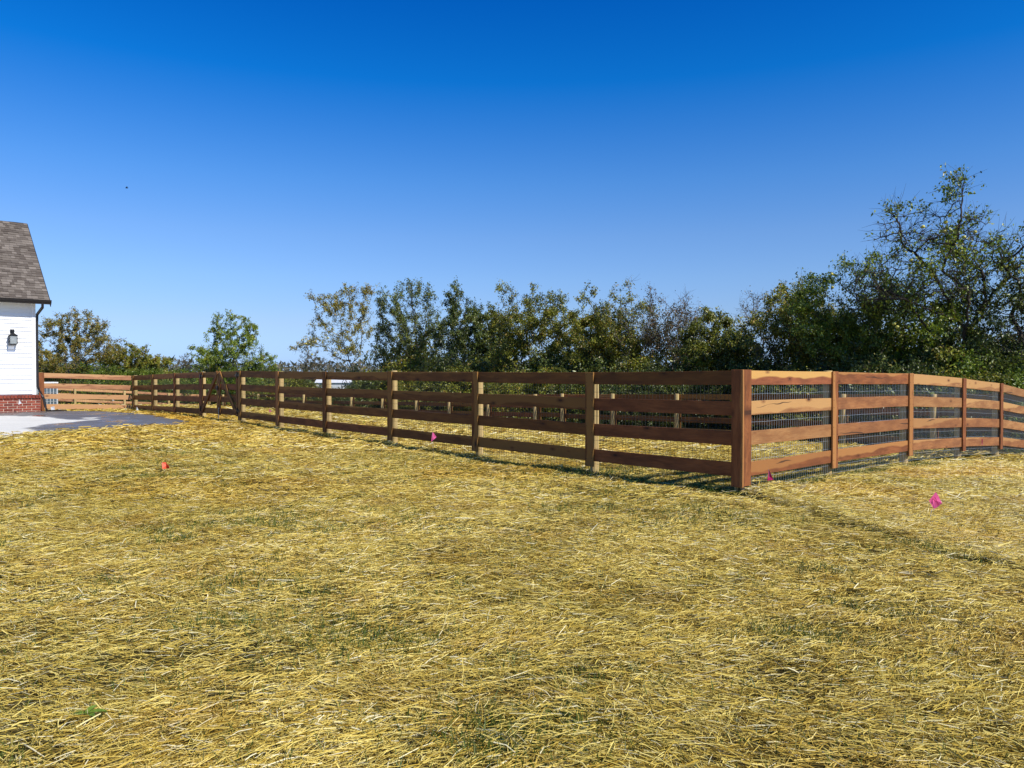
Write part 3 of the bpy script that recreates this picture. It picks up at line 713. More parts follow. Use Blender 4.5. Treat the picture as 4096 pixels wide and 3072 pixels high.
# wall lamp
def wall_lamp():
    s_ = .01105; L = lambda px: (px - 144) / 153.   # metres from the corner
    xl, xr = L(36.5), L(70); zt, zb = hz(1345), hz(1380); xc = (xl + xr) / 2
    hw = .095; root = thing('wall_lamp', 'black glass lantern on the white siding left of the downspout', 'lamp')
    o3 = Vector((H0[0], H0[1], gH)); mat = Matrix.Rotation(YAW2, 4, 'Z'); root.location = o3 + mat @ Vector((xc, .0, hz(1345))); root.rotation_euler[2] = YAW2
    ht = (zt - zb)
    m = MB(); m.box(-.055, .055, -.016, .014, ht * .0 + .05, ht * .0 + .19); m.build('mounting_plate', M_BLACK, root, bevel=.003)
    m = MB(); m.tube([(0, -.01, .15), (0, -.09, .16), (0, -.12, .13), (0, -.12, .06)], .012, 8); m.build('arm', M_BLACK, root)
    m = MB(); yc = -.125; m.quadbox([(-.115, yc - .115, 0), (.115, yc - .115, 0), (.115, yc + .11, 0), (-.115, yc + .11, 0), (-.03, yc - .03, .07), (.03, yc - .03, .07), (.03, yc + .03, .07), (-.03, yc + .03, .07)]); m.build('lamp_roof', M_BLACK, root)
    m = MB()
    for sx in (-1, 1):
        for sy in (-1, 1): m.box(sx * hw - .009, sx * hw + .009, yc + sy * hw - .009, yc + sy * hw + .009, -ht, 0)
    for z_ in (-ht - .004, -.018):
        m.box(-hw - .008, hw + .008, yc - hw - .012, yc - hw + .008, z_, z_ + .022); m.box(-hw - .008, hw + .008, yc + hw - .008, yc + hw + .012, z_, z_ + .022)
        m.box(-hw - .012, -hw + .010, yc - hw + .009, yc + hw - .009, z_ + .001, z_ + .021); m.box(hw - .010, hw + .012, yc - hw + .009, yc + hw - .009, z_ + .001, z_ + .021)
    m.build('frame', M_BLACK, root)
    g = NT('lamp_glass'); g.col((.42, .45, .44)); g.set(.12); tp_ = g.t.nodes.new('ShaderNodeBsdfTransparent'); mx_ = g.t.nodes.new('ShaderNodeMixShader'); mx_.inputs[0].default_value = .5; g.l(tp_.outputs[0], mx_.inputs[1]); g.l(g.b.outputs[0], mx_.inputs[2]); g.l(mx_.outputs[0], g.o.inputs[0])
    for sx, sy, fl in ((0, -1, 0), (0, 1, 0), (-1, 0, 1), (1, 0, 1)):
        m = MB(); a = hw - .012
        if not fl: m.box(-a, a, yc + sy * hw - .002, yc + sy * hw + .002, -ht + .02, -.02)
        else: m.box(sx * hw - .002, sx * hw + .002, yc - a, yc + a, -ht + .02, -.02)
        m.build('pane', g.m, root)
    m = MB(); m.tube([(0, yc, -ht * .62), (0, yc, -ht * .55), (0, yc, -ht * .38), (0, yc, -ht * .25), (0, yc, 0)], [.012, .035, .038, .018, .015], 10); m.build('bulb', plain('bulb_glass', (.75, .75, .72), .15), root)
wall_lamp()

# air conditioning unit behind the jog
AC = at(232, 1612, 24.6); acz = tz(AC.x, AC.y)
ac = thing('air_conditioner', 'grey slatted air conditioning unit standing behind the sunlit fence bay', 'air conditioner', (AC.x, AC.y, acz), YAW2)
aw, ad = .86, .8; ah = at(232, 1528, 24.6).z - acz
M_ACG = plain('condenser_grey', (.50, .54, .56), .45, .2); M_ACF = plain('condenser_fin', (.10, .15, .19), .5, .4); M_PAD = plain('pad_concrete', (.45, .43, .4), .9)
MB().box(-aw - .1, .1, -.1, ad + .1, -.1, .05).build('pad', M_PAD, ac)
MB().box(-aw + .02, -.02, .02, ad - .02, .05, ah - .04).build('coil', M_ACF, ac)
MB().box(-aw - .015, .015, -.015, ad + .015, ah - .045, ah).build('top_panel', plain('condenser_top', (.72, .74, .74), .4), ac, bevel=.006)
for x in np.arange(-aw + .09, -.05, .092): MB().box(x - .011, x + .011, -.003, .018, .05, ah - .046).build('slat', M_ACG, ac)
for (x, y) in ((-aw, 0), (-.045, 0), (-.045, ad - .045), (-aw, ad - .045)): MB().box(x, x + .045, y - .004, y + .045, .05, ah - .046).build('corner_post', M_ACG, ac)
for z_ in np.arange(.14, ah - .1, .15): MB().box(-aw + .046, -.046, -.008, -.0035, z_, z_ + .008).build('guard_wire', M_ACG, ac)

# ------------------------------------------------------------------ marker flags
def plastic(name, col):
    k = NT(name); k.col(col); k.set(.45, 0, .4)
    tr = k.t.nodes.new('ShaderNodeBsdfTranslucent'); tr.inputs[0].default_value = (*col, 1); ms = k.t.nodes.new('ShaderNodeMixShader'); ms.inputs[0].default_value = .3
    k.l(k.b.outputs[0], ms.inputs[1]); k.l(tr.outputs[0], ms.inputs[2]); k.l(ms.outputs[0], k.o.inputs[0]); return k.m
F_PINK = plastic('pink_plastic', (.95, .17, .42)); F_MAG = plastic('magenta_plastic', (.62, .03, .17)); F_ORG = plastic('orange_plastic', (.85, .12, .04))
F_WHT = plastic('white_plastic', (.85, .85, .84)); F_YEL = plastic('yellow_plastic', (.75, .8, .04))
def flag(label, px, py, Y, mat, pts, lean=(0, 0), stake=True, mark=False, curl=.03):
    """pts: outline of the cloth in metres (x right, z up) relative to its centre; px,py centre of the cloth in the photo"""
    c_ = at(px, py, Y); g = tz(c_.x, c_.y); root = thing('marker_flag', label, 'flag', (c_.x, c_.y, g), 0, 'survey marker flags')
    h = c_.z - g; m = MB(); k = len(pts)
    off = [curl * math.sin(i * 1.9 + px) for i in range(k)]
    m.v = [(p[0], off[i], h + p[1]) for i, p in enumerate(pts)] + [(0, curl * .8, h)] 
    m.f = [(i, (i + 1) % k, k) for i in range(k)]
    me = m.mesh('flag_sheet', fix=False); o = link('flag_sheet', me, mat, root); s_ = o.modifiers.new('solid', 'SOLIDIFY'); s_.thickness = .0012
    if stake:
        a = pts[0]; m = MB(); m.tube([(lean[0], lean[1], -.05), (lean[0] * .5 + a[0] * .5, .0, h * .5), (a[0], off[0], h + a[1])], .0018, 5); m.build('stake', M_STEEL, root)
    if mark:
        for q, (xa, za, xb, zb) in enumerate(mark):
            m = MB(); m.tube([(xa, -curl * 0 - .012, h + za), (xb, -curl * 0 - .014, h + zb)], .0028, 5); m.build('ink_mark', F_MAG, root)
    return root
PF = lambda Z: Z / 3000.
u = PF(6.6)
flag('large pink marker flag standing in bright straw at the right', 3740, 2000, 6.6, F_PINK, [(-1 * u, -37 * u), (-25 * u, -2 * u), (0, 33 * u), (16 * u, 16 * u), (20 * u, 3 * u), (26 * u, -12 * u), (12 * u, -28 * u)], lean=(-.06, -.02), curl=.012,
     mark=((-4 * u, 13 * u, 2 * u, 0), (2 * u, 0, 11 * u, -17 * u), (-9 * u, 5 * u, -1 * u, -6 * u), (11 * u, -17 * u, 9 * u, -19 * u)))
u = PF(7.9); flag('dark magenta marker flag hanging at the fence foot right of the corner post', 3080, 1902, 8.05, F_MAG, [(-3 * u, 25 * u), (-10 * u, -22 * u), (12 * u, -16 * u)], curl=.02)
u = PF(11.2); flag('pink folded marker flag in front of the shaded lowest fence board', 1735, 1748, 11.2, F_PINK, [(-6 * u, 20 * u), (-10 * u, -20 * u), (-2 * u, -12 * u), (11 * u, 0), (2 * u, 12 * u)], curl=.02)
u = PF(11.0); flag('thin pink marker flag before the lowest board near the right edge', 3926, 1764, 13.0, F_PINK, [(-5 * u, 14 * u), (-5 * u, -14 * u), (5 * u, -18 * u), (4 * u, 8 * u)], curl=.01)
u = PF(10.6); flag('crumpled orange marker flag low in the straw at left', 663, 1861, 9.55, F_ORG, [(-14 * u, 10 * u), (-9 * u, -12 * u), (2 * u, -13 * u), (12 * u, -12 * u), (15 * u, -2 * u), (4 * u, 4 * u), (-2 * u, 10 * u)], curl=.03)
u = PF(17.5); flag('yellow marker flag in the yard behind the front fence', 1457, 1690, 17.5, F_YEL, [(-3 * u, 9 * u), (-3 * u, -9 * u), (5 * u, -8 * u)], curl=.01)
u = PF(29.0); flag('small pink marker flag in the yard seen beneath the gate-side boards', 1081, 1642, 20.5, F_PINK, [(-3 * u, 5 * u), (-4 * u, -4 * u), (4 * u, -3 * u)], curl=.01)
u = PF(22.6); flag('white triangular marker flag in front of the brick base', 79, 1608, 22.4, F_WHT, [(-2 * u, 12 * u), (-4 * u, -10 * u), (6 * u, -5 * u)], curl=.02)
flag('white square marker card in straw beneath the sunlit fence bay', 211, 1632, 22.8, F_WHT, [(-8 * u, 4 * u), (-6 * u, -8 * u), (8 * u, -7 * u), (6 * u, 7 * u)], curl=.01, stake=False)
flag('white folded marker flag at the inner fence corner by the patio tip', 549, 1637, 23.3, F_WHT, [(-2 * u, 11 * u), (-4 * u, -11 * u), (3 * u, -11 * u), (4 * u, -2 * u)], curl=.01)
flag('white marker flag standing in the yard behind the sunlit fence bay', 452, 1599, 25.8, F_WHT, [(-6 * u, 7 * u), (-3 * u, -5 * u), (9 * u, -4 * u)], curl=.01)

# ------------------------------------------------------------------ straw
def lay_straw():
    V = []; F4 = []; Tn = []; Wn = []
    bands = [  # y0,y1, per m2, width, len mean, two-segment
        (1.7, 4.2, 8600, .0025, .070, True), (4.2, 7.5, 6600, .0029, .075, False), (7.5, 12., 3000, .0046, .09, False),
        (12., 20., 760, .0105, .17, False), (20., 30., 330, .015, .2, False), (30., 44, 110, .02, .25, False)]
    nb = 0
    for (a, b, dens, wd, ln, two) in bands:
        xmax = .73 * b + .7; n = int(dens * 2 * xmax * (b - a))
        x = RNG.uniform(-xmax, xmax, n); y = RNG.uniform(a, b, n)
        keep = np.abs(x) < .73 * y + .7; x, y = x[keep], y[keep]
        t, s = ts(x, y)
        jx_, jy_ = x + RNG.normal(0, .07, n_ := len(x)), y + RNG.normal(0, .07, n_); ok = ~inpoly(jx_, jy_, PATIO)
        fr = s < YW + .2; ok &= fr & (t < 47)
        hx = (t > 22.55) & (s < -2.75) & True; ok &= ~hx
        cov = fbm(x, y, 1.1, 41) * .6 + fbm(x, y, 3.6, 47) * .4
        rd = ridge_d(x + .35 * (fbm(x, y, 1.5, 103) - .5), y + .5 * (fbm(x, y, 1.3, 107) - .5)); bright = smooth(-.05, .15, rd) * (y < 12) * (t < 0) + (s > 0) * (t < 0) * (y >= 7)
        dens_k = smooth(.36, .60, cov) * .52 + .48
        dens_k = np.maximum(dens_k, bright * .95)
        # bare strips at the fence feet
        foot = np.exp(-((s + .10) / .10) ** 2) * (t > -.3) * (t < 12.4) + np.exp(-((t + .06) / .12) ** 2) * (s > .15) * (s < 8)
        dens_k = dens_k * (1 - .9 * np.clip(foot, 0, 1))
        dens_k = dens_k * (1 - .6 * np.exp(-((rd + .06) / .05) ** 2) * (y < 7.6) * (y > 3.6)); tri = (s > .0) & (s < 1.2) & (t > 0) & (t < 2.4 * 1.2); dens_k = np.where(tri, dens_k * .55, dens_k)
        ok &= RNG.random(len(x)) < dens_k
        x, y, rd, t, s = x[ok], y[ok], rd[ok], t[ok], s[ok]; n = len(x)
        bias = (vnoise(x, y, 1.6, 61) - .5) * 1.6 + .12
        ang = np.where(RNG.random(n) < .55, bias + RNG.normal(0, .5, n), RNG.uniform(-1.57, 1.57, n))
        L = ln * np.clip(RNG.lognormal(0, .42, n), .3, 2.3); W = wd * np.clip(RNG.lognormal(0, .35, n), .5, 2.2)
        pile = .05 * smooth(.42, .7, fbm(x, y, 2.3, 71)) + .10 * np.exp(-((t + .25) ** 2 + (s - .3) ** 2) / .09) + .15 * smooth(.25, .6, vnoise(x, y, 2.2, 111)) * np.exp(-((rd - .10) / .10) ** 2) * (y < 8.2) * (y > 3.2) * (.5 + vnoise(x, y, 2, 77))
        tip = RNG.random(n); zc = terrain(x, y) + .004 + .04 * inpoly(x, y, PATIO) + pile * tip + .016 * RNG.random(n) ** 1.5 + (y > 12) * .008
        edge = RNG.normal(0, .15, n) * L; roll = RNG.normal(0, .75, n)
        up = RNG.random(n) < .03; edge = np.where(up, edge + RNG.uniform(.1, .45, n) * L, edge)
        dx, dy = np.cos(ang) * L / 2, np.sin(ang) * L / 2; nxv, nyv = -np.sin(ang), np.cos(ang)
        wx, wy, wz = nxv * W / 2 * np.cos(roll), nyv * W / 2 * np.cos(roll), W / 2 * np.sin(roll)
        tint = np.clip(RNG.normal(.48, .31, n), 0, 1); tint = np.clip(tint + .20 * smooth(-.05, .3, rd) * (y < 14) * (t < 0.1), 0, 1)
        dry = RNG.random(n) < .012; tint = np.where(dry, 1., tint)
        warm = np.clip(np.exp(-((t - 16.5) ** 2 / 14 + (s + 1.6) ** 2 / 4)) * 1.3, 0, 1) * .9
        warm = np.maximum(warm, .35 * smooth(.55, .7, fbm(x, y, .5, 81)))
        z0, z1 = zc - edge / 2, zc + edge / 2
        gmin = terrain(x, y) + .002; z0 = np.maximum(z0, gmin); z1 = np.maximum(z1, gmin)
        if two:
            bend = RNG.normal(0, .07, n) * L; bx, by = nxv * bend, nyv * bend; zmid = np.maximum((z0 + z1) / 2, gmin) + np.abs(RNG.normal(0, .05, n)) * L
            P = np.stack([np.stack([x - dx - wx, y - dy - wy, z0 - wz], -1), np.stack([x - dx + wx, y - dy + wy, z0 + wz], -1),
                          np.stack([x + bx - wx, y + by - wy, zmid - wz], -1), np.stack([x + bx + wx, y + by + wy, zmid + wz], -1),
                          np.stack([x + dx - wx * .6, y + dy - wy * .6, z1 - wz], -1), np.stack([x + dx + wx * .6, y + dy + wy * .6, z1 + wz], -1)], 1)
            q = nb + np.arange(n)[:, None] * 6; F = np.concatenate([q + np.array([[0, 2, 3, 1]]), q + np.array([[2, 4, 5, 3]])], 0); k = 6
        else:
            P = np.stack([np.stack([x - dx - wx, y - dy - wy, z0 - wz], -1), np.stack([x - dx + wx, y - dy + wy, z0 + wz], -1),
                          np.stack([x + dx + wx, y + dy + wy, z1 + wz], -1), np.stack([x + dx - wx, y + dy - wy, z1 - wz], -1)], 1)
            q = nb + np.arange(n)[:, None] * 4; F = q + np.array([[0, 3, 2, 1]]); k = 4
        V.append(P.reshape(-1, 3)); F4.append(F); Tn.append(np.repeat(tint, k)); Wn.append(np.repeat(warm, k)); nb += n * k
        print('straw band', a, b, n)
    me = np_mesh('straw_mulch', np.concatenate(V), np.concatenate(F4), {'tint': np.concatenate(Tn), 'warm': np.concatenate(Wn)})
    o = link('straw_mulch', me, M_STRAW); tag(o, 'golden straw mulch scattered over the whole lawn', 'straw'); o['kind'] = 'stuff'; return o
lay_straw()
def grow_grass():
    n = 520000; y = 1.8 + 14 * RNG.random(n) ** 1.15; x = RNG.uniform(-1, 1, n) * (.73 * y + .6)
    f = fbm(x, y, .9, 91) * .55 + fbm(x, y, 3.1, 95) * .45
    t, s = ts(x, y)
    p = smooth(.52, .72, f) * .42 + .05
    for (px, py, rx_, ry_, k) in ((1000, 2110, .55, .28, 1), (1240, 2135, .35, .2, 1), (600, 1925, .6, .25, .8), (520, 1890, .3, .2, .8), (1100, 1330 + 1000, .5, .3, .5), (1480, 2560, .35, .2, .9), (2080, 2900, .28, .14, 1), (1960, 2980, .2, .1, .9), (800, 2360, .3, .15, .8), (3180, 2550, .3, .2, .7), (3480, 2440, .3, .2, .8), (3300, 2290, .2, .12, .7), (1220, 2380, .2, .1, .7), (940, 2490, .25, .12, .7), (3550, 2120, .35, .15, .6)):
        d = ray(px, py); q = -CAMH / d[2]; cx, cy = d[0] * q, d[1] * q
        p = np.maximum(p, k * np.exp(-(((x - cx) / rx_) ** 2 + ((y - cy) / ry_) ** 2)))
    p = np.maximum(p, .95 * np.exp(-((s - .05) / .22) ** 2) * (t > 0) * (t < 3.2)); p = np.maximum(p, .5 * np.exp(-((s + .05) / .12) ** 2) * (t > 0) * (t < 13))
    p = np.maximum(p, .75 * np.exp(-((t + .02) / .16) ** 2) * (s > .2) * (s < 7)); p = np.maximum(p, .5 * ((s > 0) & (s < 2.2) & (t > 0) & (t < 3)))
    rd = ridge_d(x, y); p = np.where((rd > .05) & (t < -.25), p * .15, p)
    ok = (RNG.random(n) < p) & ~inpoly(x, y, PATIO) & (s < YW)
    x, y = x[ok], y[ok]; n = len(x); 
    h = np.clip(RNG.normal(.045, .016, n), .015, .11); wd = .0022 + .00022 * y; a = RNG.uniform(0, 6.28, n); le = RNG.normal(0, .45, (n, 2)) * h[:, None]; z = terrain(x, y)
    ca, sa = np.cos(a) * wd, np.sin(a) * wd
    P = np.stack([np.stack([x - ca, y - sa, z], -1), np.stack([x + ca, y + sa, z], -1), np.stack([x + le[:, 0], y + le[:, 1], z + h], -1)], 1).reshape(-1, 3)
    F = np.arange(n * 3).reshape(-1, 3); print('grass', n)
    me = np_mesh('grass_blades', P, F, {'tint': np.repeat(np.clip(RNG.normal(.5, .25, n), 0, 1), 3)}, k=3)
    o = link('grass_blades', me, M_GRASS); tag(o, 'thin green grass sprouting in patches through the straw', 'grass'); o['kind'] = 'stuff'
grow_grass()
# broad-leaved weed
def weed():
    d = ray(340, 2905); q = -CAMH / d[2]; x, y = d[0] * q, d[1] * q
    root = thing('broadleaf_weed', 'bright green broad leaved weed poking through foreground straw', 'weed', (x, y, tz(x, y) + .01))
    for i, (a, L, w_, el) in enumerate(((.2, .075, .015, .4), (2.9, .08, .014, .3), (1.2, .05, .014, .6), (4.0, .05, .013, .5), (-.5, .06, .013, .4), (3.5, .09, .013, .25))):
        m = MB(); n = 6
        for k in range(n + 1):
            t = k / n; ww = w_ * math.sin(math.pi * min(1, t * .9 + .06)) ; r_ = L * t; z = .022 + math.sin(el) * L * t - .35 * L * t * t
            cx, cy = math.cos(a) * r_, math.sin(a) * r_; nx_, ny_ = -math.sin(a), math.cos(a)
            m.v += [(cx + nx_ * ww, cy + ny_ * ww, z + .006), (cx, cy, z), (cx - nx_ * ww, cy - ny_ * ww, z + .006)]
        for k in range(n):
            b = 3 * k; m.f += [(b, b + 1, b + 4, b + 3), (b + 1, b + 2, b + 5, b + 4)]
        me = m.mesh('leaf', fix=False); at_ = me.attributes.new('tint', 'FLOAT', 'POINT'); at_.data.foreach_set('value', [.95] * len(me.vertices)); link('leaf', me, M_WEED, root)
M_WEED = plain('weed_leaf', (.12, .19, .02), .4, 0, .3, 60)
weed()

# ------------------------------------------------------------------ trees
def colonise(base, A, step, kill, infl, maxit=140, trunk=None, seed=0):
    rg = np.random.default_rng(seed); nodes = [np.array(base, float)]; par = [-1]
    for poly in (trunk or []):
        cur = 0
        for p in poly:
            p = np.array(p, float); dd_ = np.linalg.norm(np.array(nodes) - np.array(poly[0]), axis=1)
            if p is not None and cur == 0 and len(nodes) > 1: cur = int(dd_.argmin())
            a = nodes[cur]; n = max(1, int(np.linalg.norm(p - a) / step))
            for k in range(1, n + 1):
                nodes.append(a + (p - a) * k / n + rg.normal(0, step * .13, 3)); par.append(cur); cur = len(nodes) - 1
    A = np.array(A); N = np.array(nodes)
    d = np.linalg.norm(A[:, None] - N[None], axis=2); near = d.argmin(1); nd = d.min(1); alive = np.ones(len(A), bool)
    for it in range(maxit):
        act = alive & (nd < infl)
        if not act.any():
            if not alive.any(): break
            i = np.where(alive)[0][nd[alive].argmin()]; act = np.zeros(len(A), bool); act[i] = True
        dirs = {}
        for i in np.where(act)[0]:
            v = A[i] - nodes[near[i]]; v = v / (np.linalg.norm(v) + 1e-9); dirs[near[i]] = dirs.get(near[i], 0) + v
        new = []
        for k, v in dirs.items():
            v = v / (np.linalg.norm(v) + 1e-9) + rg.normal(0, .22, 3); v[2] += .05; v /= np.linalg.norm(v); nodes.append(nodes[k] + v * step); par.append(k); new.append(len(nodes) - 1)
        if len(nodes) > 4200: break
        Nn = np.array([nodes[i] for i in new]); dd = np.linalg.norm(A[:, None] - Nn[None], axis=2); j = dd.argmin(1); m_ = dd.min(1)
        up = m_ < nd; near = np.where(up, np.array(new)[j], near); nd = np.minimum(nd, m_)
        alive &= nd > kill
    return np.array(nodes), np.array(par)
def tubes(P0, P1, r0, r1, n=4):
    d = P1 - P0; L = np.linalg.norm(d, axis=1, keepdims=True) + 1e-9; d = d / L
    ref = np.where(np.abs(d[:, 2:3]) < .9, np.array([[0, 0, 1.]]), np.array([[1., 0, 0]])); u = np.cross(d, ref); u /= np.linalg.norm(u, axis=1, keepdims=True); v = np.cross(d, u)
    V = []
    for P, r in ((P0, r0), (P1, r1)):
        for k in range(n):
            a = 2 * math.pi * k / n; V.append(P + u * (math.cos(a) * r)[:, None] + v * (math.sin(a) * r)[:, None])
    V = np.stack(V, 1).reshape(-1, 3); m = len(P0); b = np.arange(m)[:, None] * 2 * n; F = []
    for k in range(n): F.append(b + np.array([[k, (k + 1) % n, n + (k + 1) % n, n + k]]))
    return V, np.concatenate(F, 0)
def tree_meshes(env, base, opt, seed):
    """env: list of ellipsoids (cx,cy,cz,rx,ry,rz) in tree space"""
    rg = np.random.default_rng(seed); vol = np.array([e[3] * e[4] * e[5] for e in env]) ** .8; cnt = (opt['att'] * vol / vol.sum()).astype(int) + 3
    A = []
    for e, c in zip(env, cnt):
        v = rg.normal(size=(c, 3)); v /= np.linalg.norm(v, axis=1, keepdims=True); r = rg.random(c) ** (1 / 2.2)
        A.append(np.array(e[:3]) + v * r[:, None] * np.array(e[3:]))
    A = np.concatenate(A); A = A[A[:, 2] > base[2] + .15]
    zc = np.mean([e[2] for e in env]); step = opt.get('step', .2)
    trunk = opt.get('trunk')
    N, par = colonise(base, A, step, step * 1.5, step * 9, trunk=trunk, seed=seed)
    n = len(N); r2 = np.zeros(n); ch = np.zeros(n, int); tipr = opt.get('tip', .007)
    for i in range(n - 1, 0, -1):
        if ch[i] == 0: r2[i] = tipr ** 2
        r2[par[i]] += r2[i] * .92; ch[par[i]] += 1
    r = np.sqrt(np.maximum(r2, tipr ** 2)) * opt.get('thick', 1.)
    ii = np.arange(1, n); pp = par[1:]
    V, F = tubes(N[pp], N[ii], np.minimum(r[pp], r[ii] * 1.35), r[ii], 5)
    # twigs on the thinner nodes
    cand = np.where(r < tipr * 4.2 * opt.get('thick', 1.))[0]; k = opt.get('tw', 2.2); m = int(len(cand) * k); base_i = rg.choice(cand, m)
    par_dir = N[base_i] - N[par[base_i]]; par_dir /= np.linalg.norm(par_dir, axis=1, keepdims=True) + 1e-9
    dv = par_dir * .7 + rg.normal(0, .62, (m, 3)) + np.array([0, 0, opt.get('upt', .25)]); dv /= np.linalg.norm(dv, axis=1, keepdims=True)
    tl = rg.uniform(.15, .5, m) * opt.get('twl', 1.); T0 = N[base_i]; mid = T0 + dv * tl[:, None] * .5; dv2 = dv + rg.normal(0, .25, (m, 3)); dv2 /= np.linalg.norm(dv2, axis=1, keepdims=True); T1 = mid + dv2 * tl[:, None] * .5
    rt = np.full(m, opt.get('twr', .0045)); V2, F2 = tubes(T0, mid, rt * 1.3, rt, 3); V3, F3 = tubes(mid, T1, rt, rt * .4, 3)
    F2 = F2 + len(V); F3 = F3 + len(V) + len(V2); BV = np.concatenate([V, V2, V3]); BF = np.concatenate([F, F2, F3])
    # leaves
    nl = int(opt['leaves'] * opt.get('lc', 1.)); q = rg.integers(0, m, nl)
    # leaf density varies over the crown: clumps and thin areas
    cl = np.array([mnoise.noise(Vector((float(a[0]) * opt.get('cf', .8), float(a[1]) * opt.get('cf', .8), float(a[2]) * opt.get('cf', .8) + seed))) for a in mid])
    keepp = np.clip((cl * .8 + opt.get('full', .35) + .12) * 1.9, 0.05, 1)
    ztop = N[:, 2].max(); zb_ = N[:, 2].min(); hfr = (mid[:, 2] - zb_) / (ztop - zb_)
    keepp = keepp * np.clip(1.1 - opt.get('topbare', .5) * smooth(opt.get('b0', .72), opt.get('b1', 1.), hfr), 0.02, 1)
    w_ = keepp / keepp.sum(); q = rg.choice(m, nl, p=w_); f = rg.random(nl)[:, None]
    P = T0[q] + (T1[q] - T0[q]) * f + rg.normal(0, .06, (nl, 3))
    sz = opt.get('leaf', .085) * opt.get('lm', 1.) * np.clip(rg.lognormal(0, .25, nl), .5, 1.7)
    ax = rg.normal(0, .75, (nl, 3)) + np.array([0, 0, -.55]); ax /= np.linalg.norm(ax, axis=1, keepdims=True)
    rf = rg.normal(size=(nl, 3)); sd_ = np.cross(ax, rf); sd_ /= np.linalg.norm(sd_, axis=1, keepdims=True); nn = np.cross(ax, sd_)
    hw = sz * opt.get('asp', .27)
    a = P; b = P + ax * (sz * .45)[:, None] + sd_ * hw[:, None] + nn * (hw * .35)[:, None]; c = P + ax * sz[:, None]; d = P + ax * (sz * .45)[:, None] - sd_ * hw[:, None] + nn * (hw * .35)[:, None]
    LV = np.stack([a, b, c, d], 1).reshape(-1, 3); bq = np.arange(nl)[:, None] * 4; LF = np.concatenate([bq + np.array([[0, 1, 2]]), bq + np.array([[0, 2, 3]])])
    tw_t = rg.normal(0, .13, m)[q] + .32 * cl[q]; tint = np.clip(.45 + tw_t + rg.normal(0, .16, nl) + opt.get('hue', 0), 0, 1)
    dry = rg.random(nl) < opt.get('dry', .04); tint = np.where(dry, rg.uniform(.88, 1, nl), tint)
    bm_ = np_mesh('trunk', BV, BF); lm = np_mesh('crown', LV, LF, {'tint': np.repeat(tint, 4)}, k=3)
    for me in (bm_,): me.polygons.foreach_set('use_smooth', [True] * len(me.polygons))
    return bm_, lm, N, (T1, mid)
def tree_at(name, label, lumps, basepx, Y, mat, bark, opt, seed, cat='tree', group=None):
    rg = random.Random(seed); b = at(basepx, 1500, Y); g = tz(b.x, b.y); s = Y / 3000.
    env = []
    for (px, py, rx_, ry_) in lumps:
        c_ = at(px, py, Y); dep = max(rx_, ry_) * s * .9
        env.append((c_.x - b.x, rg.uniform(-.5, .5) * dep * 1.1, c_.z - g, rx_ * s, dep, ry_ * s))
    if opt.get('skirt', 1) and name in ('leafy_tree', 'sparse_tree') and Y < 48:
        x0 = min(l[0] - l[2] for l in lumps); x1 = max(l[0] + l[2] for l in lumps); ym = sum(l[1] for l in lumps) / len(lumps)
        for fx in (.22, .5, .78):
            xx = x0 + (x1 - x0) * fx; cy = (ym + 1480) / 2 + rg.uniform(-25, 15); c_ = at(xx, cy, Y); rx_ = (x1 - x0) * .26; ry_ = (1480 - ym) * .5
            env.append((c_.x - b.x, rg.uniform(-.8, .8), c_.z - g, rx_ * s, max(rx_ * s, .9), ry_ * s))
    if opt.get('limbs'):
        opt = dict(opt); tr = []
        for li in opt['limbs']:
            pl = []
            for i_, (px, py) in enumerate(li):
                c_ = at(px, py, Y); pl.append((c_.x - b.x, rg.uniform(-.35, .35) * (i_ > 0) * (1 + i_ * .3), c_.z - g))
            tr.append(pl)
        opt['trunk'] = tr
    me, lm, N, tw = tree_meshes(env, np.array((0, 0, -.1)), opt, seed)
    root = thing(name, label, cat, (b.x, b.y, g), 0, group)
    link('trunk', me, bark, root); link('crown', lm, mat, root)
    return root, N, tw
def yline(px, s): 
    P = C0 + s * U2; return (P + hit(px, P, U1) * U1)[1]
M_FRUIT = plain('yellow_fruit', (.62, .55, .10), .45, 0, .15)
fruit_me = bpy.data.meshes.new('fruit'); bm = bmesh.new(); bmesh.ops.create_uvsphere(bm, u_segments=10, v_segments=7, radius=1.); bm.to_mesh(fruit_me); bm.free(); fruit_me.materials.append(M_FRUIT)
for p in fruit_me.polygons: p.use_smooth = True
def fruits(root, Y, pts, r=.045):
    for px, py in pts:
        o = bpy.data.objects.new('fruit', fruit_me); C.objects.link(o); o.parent = root; p = at(px, py, Y - .3); o.location = p - root.location; o.scale = (r, r, r * .92)
std = dict(att=520, leaves=13000, leaf=.10, step=.24, full=.35, lm=.80, lc=1.22)
def O(**k): d_ = dict(std); d_.update(k); return d_
GT = 'trees in the thicket beyond the yard'
T = []
